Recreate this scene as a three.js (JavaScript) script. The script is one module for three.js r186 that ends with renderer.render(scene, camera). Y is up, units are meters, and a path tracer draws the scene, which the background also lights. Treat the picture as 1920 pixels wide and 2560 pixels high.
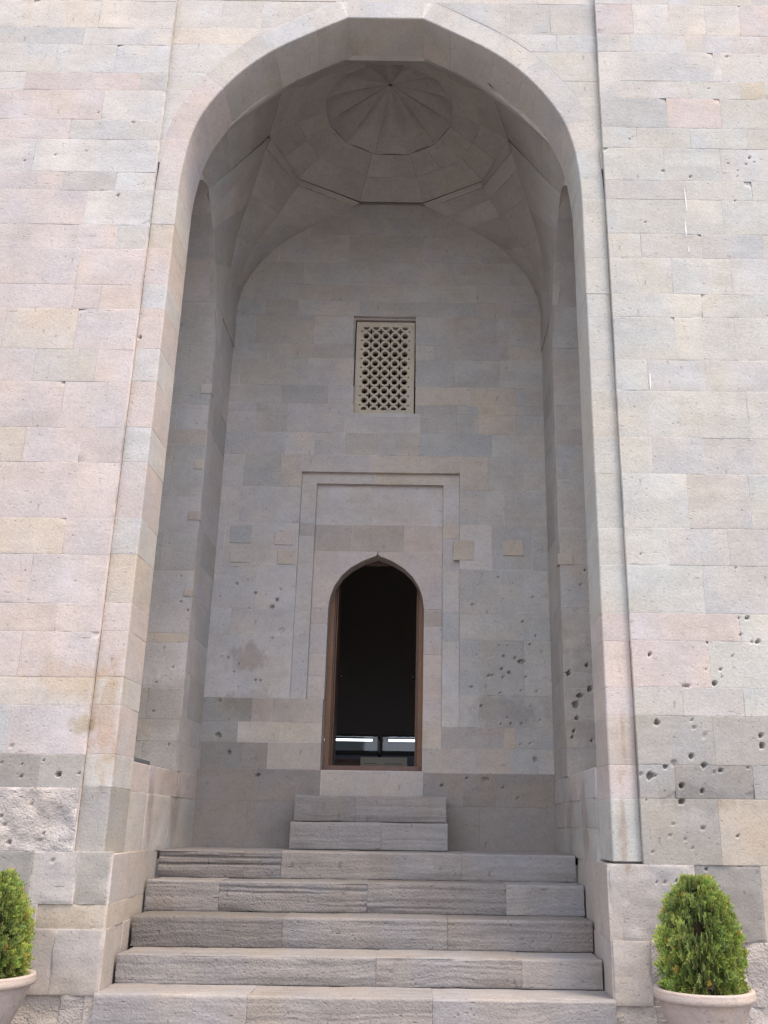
import * as THREE from 'three';
import { mergeGeometries } from 'three/addons/utils/BufferGeometryUtils.js';
import { RectAreaLightUniformsLib } from 'three/addons/lights/RectAreaLightUniformsLib.js';

// ------------------------------------------------------------------ camera, sky, sun, exposure
const scene = new THREE.Scene();
const FOC = 2371, PCX = 1055, PCY = 1280, PITCH = Math.atan(788 / FOC), ROLL = 0.014, EYE = 1.55;
const camera = new THREE.PerspectiveCamera(2 * Math.atan(1280 / FOC) * 180 / Math.PI, 2110 / 2560, 0.05, 400);
camera.setViewOffset(2110, 2560, 0, 0, 1920, 2560);
camera.position.set(0, EYE, 0);
camera.rotation.order = 'YXZ';
camera.rotation.set(PITCH, 0, ROLL);

const skyTex = (() => {                                   // even bright overcast, a little brighter towards the zenith
  const w = 256, h = 128, d = new Float32Array(w * h * 4);
  for (let j = 0; j < h; j++) for (let i = 0; i < w; i++) {
    const el = ((j + 0.5) / h - 0.5) * Math.PI, s = Math.sin(Math.max(el, 0)), k = (j * w + i) * 4;
    const az = i / w * Math.PI * 2;
    const c = 1 + 0.06 * Math.sin(az * 2 + 3 * s) * Math.cos(el * 5 + Math.sin(az * 3));
    const phi = ((i + 0.5) / w - 0.5) * 2 * Math.PI, dx = Math.cos(el) * Math.cos(phi), dz = Math.cos(el) * Math.sin(phi);
    const toSun = Math.max(0, (dx * 6.5 + Math.sin(el) * 17 + dz * 4.6) / 18.8);                      // the cloud is brighter round the veiled sun
    const L = (0.53 + 0.16 * s + 0.40 * toSun ** 3) * c * (el < -0.02 ? 0.45 : 1);
    d[k] = L * 0.92; d[k + 1] = L * 0.985; d[k + 2] = L * 1.15; d[k + 3] = 1;
  }
  const t = new THREE.DataTexture(d, w, h, THREE.RGBAFormat, THREE.FloatType);
  t.mapping = THREE.EquirectangularReflectionMapping; t.magFilter = THREE.LinearFilter; t.minFilter = THREE.LinearFilter;
  t.needsUpdate = true; return t;
})();
scene.background = skyTex; scene.environment = skyTex;
scene.backgroundIntensity = 1.0; scene.environmentIntensity = 1.0;
const sun = new THREE.DirectionalLight(0xffe8cc, 1.3);
sun.position.set(-0.4 + 6.5, 3 + 17, -6.5 + 4.6); sun.target.position.set(-0.4, 3, -6.5);
sun.castShadow = true; sun.shadow.radius = 34; sun.shadow.mapSize.set(2048, 2048);
Object.assign(sun.shadow.camera, { left: -12, right: 12, top: 12, bottom: -12, near: 1, far: 60 });
scene.add(sun, sun.target);
const renderer = new THREE.WebGLRenderer({ antialias: true });
renderer.toneMapping = THREE.LinearToneMapping;
renderer.toneMappingExposure = 3.2;
renderer.shadowMap.enabled = true;
RectAreaLightUniformsLib.init();

// ------------------------------------------------------------------ helpers
let seedN = 12345;
const rnd = () => { seedN = (seedN * 1664525 + 1013904223) >>> 0; return seedN / 4294967296; };
const rr = (a, b) => a + (b - a) * rnd();
const hash = (x, y, z) => { let h = Math.imul(x, 374761393) + Math.imul(y, 668265263) + Math.imul(z, 2147483647 ^ 0x5bd1e995); h = Math.imul(h ^ (h >>> 13), 1274126177); h ^= h >>> 16; return (h >>> 0) / 4294967296; };
const sm = (t) => t * t * (3 - 2 * t);
function vn(x, y, z) {                                    // value noise, -1..1
  const xi = Math.floor(x), yi = Math.floor(y), zi = Math.floor(z), u = sm(x - xi), v = sm(y - yi), w = sm(z - zi);
  const l = (a, b, t) => a + (b - a) * t;
  const c = (i, j, k) => hash(xi + i, yi + j, zi + k);
  return 2 * l(l(l(c(0, 0, 0), c(1, 0, 0), u), l(c(0, 1, 0), c(1, 1, 0), u), v), l(l(c(0, 0, 1), c(1, 0, 1), u), l(c(0, 1, 1), c(1, 1, 1), u), v), w) - 1;
}
const fbm = (x, y, z, o = 3) => { let s = 0, a = 0.5; for (let i = 0; i < o; i++) { s += a * vn(x, y, z); x *= 2.03; y *= 2.03; z *= 2.03; a *= 0.5; } return s; };
const names = {};
const numbered = (n) => { const k = names[n] = (names[n] ?? -1) + 1; return k ? n + '_' + String(k).padStart(3, '0') : n; };
const shade = (o) => { o.traverse((m) => { if (m.isMesh) { m.castShadow = true; m.receiveShadow = true; } }); return o; };
function mesh(name, geo, mat, parent) { const m = new THREE.Mesh(geo, mat); m.name = name; m.castShadow = m.receiveShadow = true; parent.add(m); return m; }
function thing(name, label, category, group) { const g = new THREE.Group(); g.name = numbered(name); g.userData = { label, category }; if (group) g.userData.group = group; scene.add(g); return g; }

// photo pixel -> direction -> point on a known plane
function ray(px, py) {
  const u = (px - PCX) / FOC, v = -(py - PCY) / FOC, c = Math.cos(ROLL), s = Math.sin(ROLL), x = c * u - s * v, y = s * u + c * v;
  return [x, y * Math.cos(PITCH) + Math.sin(PITCH), -(Math.cos(PITCH) - y * Math.sin(PITCH))];
}
function onZ(px, py, z) { const d = ray(px, py), t = z / d[2]; return [d[0] * t, EYE + d[1] * t]; }
function onX(px, py, x) { const d = ray(px, py), t = x / d[0]; return [-d[2] * t, EYE + d[1] * t]; }   // [distance, height]
const rowY = (py, xref, z) => onZ(xref, py, z)[1];

// ------------------------------------------------------------------ textures (grain and pores of the stone, in metres)
function pn(x, y, p, sd) {                                // periodic value noise
  const xi = Math.floor(x), yi = Math.floor(y), u = sm(x - xi), v = sm(y - yi), m = (a) => ((a % p) + p) % p;
  const c = (i, j) => hash(m(xi + i), m(yi + j), sd);
  const a = c(0, 0), b = c(1, 0), d = c(0, 1), e = c(1, 1);
  return (a + (b - a) * u + (d - a) * v + (a - b - d + e) * u * v) * 2 - 1;
}
function stoneMaps(size, kind, sd) {
  const col = new Uint8Array(size * size * 4), bmp = new Uint8Array(size * size * 4);
  const pores = [];
  for (let j = 0; j < size; j++) for (let i = 0; i < size; i++) {
    const x = i / size, y = j / size;
    const coarse = pn(x * 6, y * 6, 6, sd) * 0.5 + pn(x * 14, y * 14, 14, sd + 1) * 0.3 + pn(x * 34, y * 34, 34, sd + 2) * 0.25;
    const fine = pn(x * 180, y * 180, 180, sd + 3), grain = pn(x * 420, y * 420, 420, sd + 4);
    const sx = kind === 'bed' ? 5 : 10;
    const wav = 0.02 * pn(x * 5, y * 5, 5, sd + 9);
    const bedN = pn(x * sx, (y + wav) * 70, 70, sd + 5) * 0.6 + pn(x * sx * 2, (y + wav) * 160, 160, sd + 6) * 0.4;
    const bed = kind === 'bed' ? 1 : 0.3;
    const hue = pn(x * 9, y * 9, 9, sd + 7);
    let p = pn(x * 110, y * 150, 110 * 150, sd + 8); p = p > 0.78 ? (p - 0.78) / 0.22 : 0;      // scattered pores
    let p2 = pn(x * 44, y * 60, 44 * 60, sd + 11); p2 = p2 > 0.86 ? (p2 - 0.86) / 0.14 : 0;
    let v = 0.86 + 0.07 * coarse + 0.03 * fine + 0.03 * grain + 0.05 * bed * bedN - 0.13 * p - 0.16 * p2;
    const k = (j * size + i) * 4;
    const to = (q) => Math.max(0, Math.min(255, Math.round(255 * Math.pow(Math.max(q, 0), 1 / 1.15))));
    col[k] = to(v * (1 + 0.018 * hue)); col[k + 1] = to(v); col[k + 2] = to(v * (1 - 0.028 * hue)); col[k + 3] = 255;
    const b = 0.62 + 0.10 * coarse + 0.12 * fine + 0.10 * grain + 0.22 * bed * bedN - 0.5 * p - 0.6 * p2;
    bmp[k] = bmp[k + 1] = bmp[k + 2] = Math.max(0, Math.min(255, b * 255)); bmp[k + 3] = 255;
  }
  const mk = (a, srgb) => { const t = new THREE.DataTexture(a, size, size, THREE.RGBAFormat); t.wrapS = t.wrapT = THREE.RepeatWrapping; t.magFilter = THREE.LinearFilter; t.minFilter = THREE.LinearMipmapLinearFilter; t.generateMipmaps = true; if (srgb) t.colorSpace = THREE.SRGBColorSpace; t.repeat.set(0.5, 0.5); t.needsUpdate = true; return t; };
  return { map: mk(col, true), bump: mk(bmp, false) };
}
const TX = stoneMaps(1024, 'plain', 11), TB = stoneMaps(1024, 'bed', 77);
const stoneMat = (r, g, b, t = TX, bs = 0.003, rough = 0.92) => new THREE.MeshStandardMaterial({ color: new THREE.Color().setRGB(r, g, b), map: t.map, bumpMap: t.bump, bumpScale: bs, roughness: rough, vertexColors: true });
// stone tones (linear base colours): p pink-grey, g grey, l light grey, c cream, t tan, y yellow, d dark grey, v violet-grey, b brown-pink, s slate blue-grey
const TONE = {
  p: stoneMat(0.57, 0.492, 0.452), g: stoneMat(0.505, 0.472, 0.435), l: stoneMat(0.565, 0.53, 0.49), c: stoneMat(0.61, 0.55, 0.485),
  t: stoneMat(0.555, 0.482, 0.41), y: stoneMat(0.55, 0.475, 0.365), d: stoneMat(0.44, 0.415, 0.385), v: stoneMat(0.555, 0.51, 0.48),
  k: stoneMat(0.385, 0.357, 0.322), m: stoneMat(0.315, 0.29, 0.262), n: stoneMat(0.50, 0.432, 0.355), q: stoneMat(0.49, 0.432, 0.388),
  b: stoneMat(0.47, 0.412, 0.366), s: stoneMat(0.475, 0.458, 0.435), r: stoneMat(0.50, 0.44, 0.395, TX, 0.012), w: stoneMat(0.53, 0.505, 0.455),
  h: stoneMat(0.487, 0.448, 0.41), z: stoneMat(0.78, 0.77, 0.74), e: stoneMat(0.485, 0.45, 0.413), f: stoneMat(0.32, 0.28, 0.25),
};
const STEP = { a: stoneMat(0.295, 0.264, 0.243, TB, 0.008), b: stoneMat(0.26, 0.229, 0.209, TB, 0.01), c: stoneMat(0.325, 0.292, 0.272, TB, 0.006), d: stoneMat(0.205, 0.18, 0.163, TB, 0.009) };
const mortar = new THREE.MeshStandardMaterial({ color: new THREE.Color().setRGB(0.62, 0.58, 0.54), roughness: 0.95 });

// stains that the photograph shows on the stone: [x, y, z, rx, ry, colour multiplier]
const STAINS = [
  [1.318, 1.56, -6.39, 0.022, 0.28, [0.78, 0.66, 0.57]], [1.29, 1.5, -6.39, 0.012, 0.2, [0.8, 0.7, 0.62]], [1.345, 2.15, -6.39, 0.012, 0.2, [0.84, 0.76, 0.69]],
  [-2.07, 2.25, -6.39, 0.10, 0.42, [0.88, 0.74, 0.6]], [-2.32, 2.47, -6.35, 0.30, 0.12, [0.95, 0.86, 0.74]], [-2.2, 2.16, -6.35, 0.09, 0.06, [0.78, 0.74, 0.58]],
  [-1.62, 3.02, -8.9, 0.20, 0.13, [0.72, 0.68, 0.64]], [-1.55, 2.62, -8.9, 0.3, 0.14, [0.82, 0.8, 0.77]],
  [0.75, 2.55, -8.9, 0.42, 0.15, [0.80, 0.77, 0.75]], [-2.09, 2.5, -8.0, 0.5, 0.3, [0.84, 0.82, 0.8]], [1.29, 2.6, -8.1, 0.6, 0.5, [0.86, 0.84, 0.82]],
  [1.85, 1.75, -6.35, 0.30, 0.10, [0.78, 0.77, 0.75]], [-1.95, 1.6, -7.4, 0.12, 0.3, [0.72, 0.66, 0.62]], [-1.95, 1.6, -8.2, 0.16, 0.3, [0.7, 0.66, 0.62]],
  [1.22, 1.6, -7.3, 0.14, 0.3, [0.76, 0.7, 0.66]], [1.22, 1.55, -8.0, 0.2, 0.25, [0.78, 0.74, 0.72]],
];
function tint(x, y, z) {
  const n = fbm(x * 1.1 + 3, y * 1.4, z * 1.1 + 7, 3), n2 = fbm(x * 2.3 - 9, y * 2.3 + 4, z * 2.3, 2), st = vn((x + z) * 9, y * 0.7, 5.5) * 0.5 + vn((x - z) * 21, y * 1.1, 9.1) * 0.3;
  let r = 1 + 0.10 * n + 0.035 * st + 0.03 * n2, g = 1 + 0.10 * n + 0.035 * st, b = 1 + 0.10 * n + 0.035 * st - 0.035 * n2;
  for (const s of STAINS) {
    const dz = Math.abs(z - s[2]); if (dz > 1.0) continue;
    const along = Math.abs(s[0] - x) + (dz > 0.06 ? dz : 0);
    let q = Math.hypot(along / s[3], (y - s[1]) / s[4]); if (q > 1.8) continue;
    q += 0.45 * vn(x * 14 + z * 14, y * 9, 1.7) + 0.3 * vn(x * 37 + z * 37, y * 21, 2.2);
    const k = Math.max(0, Math.min(1, (1.15 - q) * 1.8)) * 0.85;
    r *= 1 - k * (1 - s[5][0]); g *= 1 - k * (1 - s[5][1]); b *= 1 - k * (1 - s[5][2]);
  }
  return [r, g, b];
}

// one block of stone on a surface F(a, b) -> [x, y, z, nx, ny, nz]; map(s, t) -> [a, b]
function blockGeo(o) {
  const { F, map, w, h } = o, gap = o.gap ?? 0.0004, e = Math.min(o.r ?? 0.004, w / 5, h / 5), depth = o.depth ?? 0.08, seed = o.seed ?? rnd() * 100;
  const pits = o.pits || [], sp = pits.length ? 0.0085 : o.sp ?? 0.09, rough = o.rough ?? 0.0008;
  const axis = (len, extra, own) => {
    const n = Math.max(1, Math.round((len - 2 * e) / (pits.length ? sp : own ?? sp))), q = [0, e / len];
    for (let i = 1; i < n; i++) q.push(e / len + (1 - 2 * e / len) * i / n);
    q.push(1 - e / len, 1);
    if (extra) for (const v of extra) if (!q.some((k) => Math.abs(k - v) < 0.0015)) q.push(v);
    return q.sort((a, b) => a - b);
  };
  const S = axis(w, o.S, o.spS), T = axis(h, o.T, o.spT), ns = S.length, nt = T.length, gs = gap / w, gt = gap / h;
  const P = [], UV = [], C = [], N = [];
  const bandA = o.plain ? 0 : Math.max(0, rr(-0.03, 0.075)), bandF = rr(9, 22), knock = o.knock && rnd() < 0.3 ? { s: rnd() < 0.5 ? 0 : w, t: rnd() < 0.5 ? 0 : h, r: rr(0.025, 0.065), d: rr(0.006, 0.018) } : null;
  const uo = rnd() * 2, vo = rnd() * 2, jit = 1 + rr(-1, 1) * (o.jit ?? 0.03), jw = rr(-1, 1) * 0.012;
  for (let j = 0; j < nt; j++) for (let i = 0; i < ns; i++) {
    const s = gs + S[i] * (1 - 2 * gs), t = gt + T[j] * (1 - 2 * gt), [a, b] = map(s, t), f = F(a, b);
    const border = i === 0 || j === 0 || i === ns - 1 || j === nt - 1;
    let d = rough * 2 * fbm(f[0] * 9 + seed, f[1] * 9, f[2] * 9, 2) + rough * 2.2 * vn(f[0] * 2.2 + seed, f[1] * 2.2, f[2] * 2.2);
    if (o.disp) d += o.disp(a, b, s, t, seed);
    for (const p of pits) {
      const da = (a - p[0]) / (p[3] || 1), db = b - p[1]; let q = Math.hypot(da, db) / (p[2] * 0.56); if (q > 1.7) continue;
      q *= 1 + 0.5 * vn(a * 45, b * 45, seed) + 0.25 * vn(a * 120, b * 120, seed);
      if (q < 1) d -= Math.min(0.06, (p[4] ?? p[2] * 1.1) * 1.5) * Math.pow(1 - q * q, 0.5);
      else if (q < 1.5) d -= 0.003 * (1.5 - q);
    }
    if (border) {
      const c = vn(f[0] * 11 + seed, f[1] * 11 + 3.3, f[2] * 11 + 2), c2 = vn(f[0] * 31, f[1] * 31 + seed, f[2] * 31);
      d -= e * (0.2 + 0.2 * c2) + (c > 0.55 ? (o.chip ?? 0.008) * (c - 0.55) * 2 * (0.6 + 0.4 * c2) : 0);
    }
    let pale = 1 + bandA * vn(f[0] * 1.1 + f[2] + seed, f[1] * bandF + 0.6 * vn(f[0] * 2, f[2] * 2, seed), seed);
    if (knock) { let q = Math.hypot(s * w - knock.s, (t * h - knock.t) * 1.3) / knock.r; q += 0.35 * vn(f[0] * 40, f[1] * 40, seed); if (q < 1) { d -= knock.d * Math.sqrt(1 - q); pale *= 1 + 0.16 * (1 - q); } }
    const pr = o.proud || 0;
    P.push(f[0] + f[3] * (d + pr), f[1] + f[4] * (d + pr), f[2] + f[5] * (d + pr)); N.push(f[3], f[4], f[5]);
    UV.push((o.uv ? o.uv(a, b)[0] : a) + uo, (o.uv ? o.uv(a, b)[1] : b) + vo);
    const k = tint(f[0], f[1], f[2]);
    let mo = 1; if (border) { const q = vn(f[0] * 3.1 + 20, f[1] * 3.1, f[2] * 3.1) + 0.35 * vn(f[0] * 23, f[1] * 23 + 9, f[2] * 23); mo = 1 + (o.mort ?? 0.3) * Math.max(-0.35, Math.min(1, q * 1.6 + 0.25)); }   // pale lime mortar left in most joints
    mo *= pale; C.push(k[0] * (jit + jw) * mo, k[1] * jit * mo, k[2] * (jit - jw) * mo);
  }
  const I = [];
  const v3 = (i) => new THREE.Vector3(P[3 * i], P[3 * i + 1], P[3 * i + 2]);
  const m0 = Math.floor(ns / 2) - 1 + Math.max(0, Math.floor(nt / 2) - 1) * ns;
  const nn = v3(m0 + 1).sub(v3(m0)).cross(v3(m0 + ns).sub(v3(m0)));
  const flip = nn.dot(new THREE.Vector3(N[3 * m0], N[3 * m0 + 1], N[3 * m0 + 2])) < 0;
  const tri = (a, b, c) => flip ? I.push(a, c, b) : I.push(a, b, c);
  for (let j = 0; j < nt - 1; j++) for (let i = 0; i < ns - 1; i++) { const q = j * ns + i; tri(q, q + 1, q + ns + 1); tri(q, q + ns + 1, q + ns); }
  const ring = [];
  for (let i = 0; i < ns; i++) ring.push(i);
  for (let j = 1; j < nt; j++) ring.push(j * ns + ns - 1);
  for (let i = ns - 2; i >= 0; i--) ring.push((nt - 1) * ns + i);
  for (let j = nt - 2; j >= 1; j--) ring.push(j * ns);
  for (let k = 0; k < ring.length; k++) {
    const a = ring[k], b = ring[(k + 1) % ring.length], q = P.length / 3;
    for (const [v, dd] of [[a, 0], [b, 0], [a, 1], [b, 1]]) {
      P.push(P[3 * v] - N[3 * v] * depth * dd, P[3 * v + 1] - N[3 * v + 1] * depth * dd, P[3 * v + 2] - N[3 * v + 2] * depth * dd);
      UV.push(UV[2 * v] + dd * depth, UV[2 * v + 1] + dd * depth * 0.7); C.push(C[3 * v], C[3 * v + 1], C[3 * v + 2]);
    }
    tri(q, q + 2, q + 1); tri(q + 1, q + 2, q + 3);
  }
  const g = new THREE.BufferGeometry();
  g.setAttribute('position', new THREE.Float32BufferAttribute(P, 3));
  g.setAttribute('uv', new THREE.Float32BufferAttribute(UV, 2));
  g.setAttribute('color', new THREE.Float32BufferAttribute(C, 3));
  g.setIndex(I); g.computeVertexNormals();
  return g;
}
const block = (parent, mat, o, name = 'stone_block') => mesh(name, blockGeo(o), mat, parent);
const planeZ = (z) => (a, b) => [a, b, z, 0, 0, 1];
const planeX = (x, sgn) => (a, b) => [x, b, -a, sgn, 0, 0];                // a = distance from the camera plane
// a four-sided block given by its left and right edges as functions of height
function wallBlock(parent, mat, F, xl, xr, y0, y1, o = {}, name) {
  const fl = typeof xl === 'function' ? xl : () => xl, fr = typeof xr === 'function' ? xr : () => xr, ym = (y0 + y1) / 2;
  const a0 = Math.min(fl(y0), fl(y1)), a1 = Math.max(fr(y0), fr(y1));
  const pits = (o.pits || []).filter((p) => p[0] > a0 - p[2] && p[0] < a1 + p[2] && p[1] > y0 - p[2] && p[1] < y1 + p[2]);
  const curved = typeof xl === 'function' || typeof xr === 'function';
  return block(parent, mat, { F, w: Math.max(0.03, fr(ym) - fl(ym)), h: y1 - y0, map: (s, t) => { const y = y0 + (y1 - y0) * t; return [fl(y) + (fr(y) - fl(y)) * s, y]; }, ...(curved ? { sp: 0.05 } : {}), ...o, pits }, name);
}
// rows of blocks: [yTopPx, yBottomPx, [joint px ...], tones]
function rows(parent, F, z, xref, list, xStart, xEnd, o = {}) {
  for (const [t, b, js, tones] of list) {
    const y1 = typeof t === 'number' ? rowY(t, xref, z) : t.y, y0 = typeof b === 'number' ? rowY(b, xref, z) : b.y, ymid = (t.y !== undefined || b.y !== undefined) ? (t.y === undefined ? t : b) : (t + b) / 2;
    const xs = js.map((p) => onZ(p, ymid, z)[0]);
    const e0 = xStart, e1 = xEnd, all = [e0, ...xs, e1];
    for (let i = 0; i < all.length - 1; i++) {
      const c = tones[i] ?? tones[tones.length - 1];
      if (c === '.') continue;                                            // an opening
      const rough = c === 'r' ? { rough: 0.012, sp: 0.025, chip: 0.03, r: 0.012 } : {};
      wallBlock(parent, TONE[c], F, all[i], all[i + 1], y0, y1, { sp: 0.05, spT: 0.022, spS: 0.03, knock: true, ...o, ...rough });
    }
  }
}

// ------------------------------------------------------------------ ground
const groundMat = new THREE.MeshStandardMaterial({ color: new THREE.Color().setRGB(0.26, 0.24, 0.225), map: TX.map, bumpMap: TX.bump, bumpScale: 0.006, roughness: 0.95 });
{
  const g = new THREE.PlaneGeometry(160, 160); g.rotateX(-Math.PI / 2);
  const uv = g.attributes.uv; for (let i = 0; i < uv.count; i++) uv.setXY(i, uv.getX(i) * 160, uv.getY(i) * 160);
  const m = mesh('ground', g, groundMat, scene); m.userData = { kind: 'structure', label: 'plain stone-coloured courtyard ground in front of the portal' };
}

// ------------------------------------------------------------------ the portal building
const building = thing('palace_portal', 'pale stone palace front with a tall arched portal niche and fluted vault', 'building');
const WZ = -6.35, PZ = -6.386, IZ = -6.826, BZ = -8.9, XC = -0.372, XL = -2.172, XR = 1.427;
const NC = -0.385, NH = 1.605, SH = 1.605, ZC = (BZ + IZ) / 2;
const box = (x0, x1, y0, y1, z0, z1) => { const g = new THREE.BoxGeometry(x1 - x0, y1 - y0, z1 - z0); g.translate((x0 + x1) / 2, (y0 + y1) / 2, (z0 + z1) / 2); return g; };

// pits knocked into the wall faces (photo pixel, radius in metres)
const pitZ = (list, sx, ox, oy, z) => list.map(([x, y, r, d, k]) => { const p = onZ(ox + x / sx, oy + y / sx, z); return [p[0], p[1], r, k || 1, d]; });
const P_RIGHT = [
  ...pitZ([[770, 340, .028], [865, 365, .008], [1050, 318, .012], [1070, 380, .016, .01, 1.4], [1155, 440, .03, .006], [1600, 445, .026], [1610, 527, .028], [1048, 615, .026], [1145, 683, .026], [840, 692, .022], [720, 768, .03, .03, 1.3], [645, 750, .024, .01], [972, 845, .032], [1135, 885, .022], [1280, 722, .022], [1232, 735, .012], [970, 970, .03], [1140, 1183, .02, .014, 1.6], [1420, 1247, .018], [905, 660, .03, .012], [1015, 48, .022, .014, 2], [1230, 25, .02], [690, 962, .01], [905, 1150, .014, .008, 2], [930, 1600, .014], [1500, 700, .012], [1170, 1510, .016], [770, 1615, .012], [835, 1615, .012], [1060, 1340, .012], [740, 1370, .012], [880, 1240, .012, .008, 1.7], [1000, 1270, .012, .008, 1.6]], 3.19, 1400, 1700, WZ),
  ...pitZ([[1148, 615, .024], [1397, 562, .014], [1570, 458, .022], [1612, 562, .024], [1590, 560, .012], [1542, 530, .012], [1534, 458, .01], [1455, 680, .018], [1460, 715, .01], [1428, 740, .02], [1507, 622, .014], [1390, 680, .012], [1310, 752, .012, .01, 1.8], [1108, 182, .01], [1155, 192, .008], [1520, 240, .012]], 1.728, 960, 1280, WZ),
  ...pitZ([[463, 1200, .012, .01, 1.5], [755, 1475, .016, .01, 1.6], [988, 1523, .014], [600, 1918, .011], [1375, 1737, .013], [1500, 1360, .018], [1470, 1417, .012], [1400, 1475, .012], [1145, 765, .01], [1300, 488, .016, .01, 1.5], [1315, 1415, .012], [1540, 1400, .01], [1395, 1523, .012]], 3.456, 1440, 0, WZ),
];
const P_LEFT = [...pitZ([[460, 755, .028], [170, 768, .014], [105, 765, .012], [172, 670, .012], [630, 742, .012], [15, 660, .012], [345, 640, .014], [250, 990, .012], [12, 1085, .016], [345, 1222, .014], [625, 1110, .016], [627, 1310, .022], [315, 1280, .014, .01, 1.8], [68, 1297, .02], [480, 1022, .02, .008, 1.6], [420, 1440, .018, .01, 1.4], [35, 1155, .012], [490, 1195, .012, .008, 1.6], [95, 525, .014, .008, 1.7]], 3.19, 0, 1700, WZ),
  ...pitZ([[1152, 1058, .014, .012, 1.6], [478, 1337, .012], [745, 1303, .01, .008, 1.5], [1018, 1687, .016], [213, 1388, .011], [850, 972, .012]], 3.456, 0, 0, WZ)];
const P_PIER = pitZ([[602, 353, .02, .025], [548, 217, .01]], 1.728, 0, 640, PZ);
const P_BACK = [
  ...pitZ([[493, 283, .016], [385, 400, .022, .016, 1.5], [643, 368, .02, .01, 1.4], [600, 475, .016], [655, 535, .016], [630, 572, .016], [480, 575, .01], [497, 577, .012], [518, 623, .018], [566, 628, .018], [594, 646, .03, .03, 1.7], [508, 677, .018], [540, 693, .02], [515, 713, .018], [455, 708, .03, .016, 1.7], [613, 712, .014], [380, 755, .02, .02, 1.3], [500, 782, .014], [592, 772, .014], [660, 775, .014], [420, 838, .02], [532, 888, .014], [548, 914, .018], [595, 914, .014], [506, 916, .013], [674, 898, .013], [632, 838, .012], [655, 1072, .04, .02], [590, 1005, .016], [632, 1000, .012], [535, 577, .01], [462, 622, .008]], 1.728, 960, 1280, BZ),
  ...pitZ([[1022, 310, .018], [1068, 296, .013], [1102, 349, .02], [1195, 378, .03], [1172, 410, .03, .03, 1.3], [1210, 335, .02, .014], [1213, 515, .05, .012], [1175, 545, .022, .012], [985, 633, .016], [1030, 657, .014], [1102, 727, .018], [1123, 729, .016], [948, 817, .014], [940, 965, .028, .025, 1.3], [992, 1040, .026], [1076, 415, .01], [1008, 690, .013], [1148, 358, .012], [948, 365, .012]], 1.728, 0, 1280, BZ),
  ...pitZ([[1545, 920, .018], [1330, 980, .02, .01, 1.3]], 3.456, 720, 1680, BZ), ...pitZ([[250, 75, .02], [515, 85, .016], [578, 130, .014], [440, 50, .04, .014, 1.6]], 1.728, 960, 1920, BZ), ...pitZ([[1115, 30, .022]], 1.728, 0, 1920, BZ),
];

// ---- flank walls
const LROWS = [
  [0, 68, [80, 250], 'cccp'], [68, 110, [210], 'gl'], [110, 180, [140, 290], 'lll'], [180, 224, [62, 350], 'lpg'], [224, 298, [120, 258], 'ppl'], [298, 347, [175], 'pgg'], [347, 428, [85], 'vl'],
  [428, 475, [155, 290], 'pgl'], [475, 560, [215], 'pl'], [560, 620, [195, 290], 'ppg'], [620, 710, [195], 'pp'], [710, 771, [185, 250], 'ppp'], [771, 872, [10, 190], 'ptp'], [872, 953, [85, 240], 'pgp'], [953, 1068, [155], 'pp'],
  [1068, 1155, [60, 200], 'tpp'], [1155, 1295, [], 'p'], [1295, 1385, [5, 160], 'ttp'], [1385, 1508, [75], 'pp'], [1508, 1578, [140], 'pp'], [1578, 1692, [50], 'pp'], [1692, 1763, [], 't'], [1763, 1886, [20], 'gp'],
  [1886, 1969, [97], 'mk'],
];
const RROWS = [
  [12, 88, [1582, 1672, 1762, 1848], 'pcccp'], [88, 131, [1575, 1712, 1757, 1903], 'llcvp'], [131, 203, [1785, 1802], 'lll'], [203, 246, [1728, 1848, 1912], 'lwyw'], [246, 320, [1668, 1802], 'spw'], [320, 371, [1593, 1726, 1868], 'wwww'],
  [371, 452, [1660, 1802], 'wwl'], [452, 499, [1715, 1880], 'gww'], [499, 585, [1714, 1808], 'www'], [585, 645, [1603, 1755, 1908], 'wggw'], [645, 735, [1680, 1830], 'wwl'], [735, 793, [1755], 'ww'], [793, 900, [1690, 1840], 'www'],
  [900, 977, [1620, 1765], 'wgg'], [977, 1094, [1870], 'ww'], [1094, 1184, [1630, 1760], 'wgg'], [1184, 1320, [1720, 1875], 'wgw'], [1320, 1413, [1672, 1822], 'wgg'], [1413, 1533, [1760], 'wg'], [1533, 1602, [1850], 'pw'], [1602, 1718, [1775], 'pw'],
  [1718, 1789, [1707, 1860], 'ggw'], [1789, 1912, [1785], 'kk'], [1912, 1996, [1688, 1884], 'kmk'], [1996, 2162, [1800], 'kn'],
];
const coreL = mesh('flank_wall', box(-9, XL - 0.07, 0, 10.4, IZ - 0.01, WZ - 0.075), mortar, building);
const coreR = mesh('flank_wall', box(XR + 0.07, 9, 0, 10.4, IZ - 0.01, WZ - 0.075), mortar, building);
coreL.userData.label = 'pinkish stone wall beside the portal with an orange stain along its edge';
coreR.userData.label = 'greyer stone wall beside the portal, pocked with holes in its lower courses';
const FW = planeZ(WZ);
const yTopL = rowY(0, 150, WZ), yTopR = rowY(12, 1700, WZ);
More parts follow.
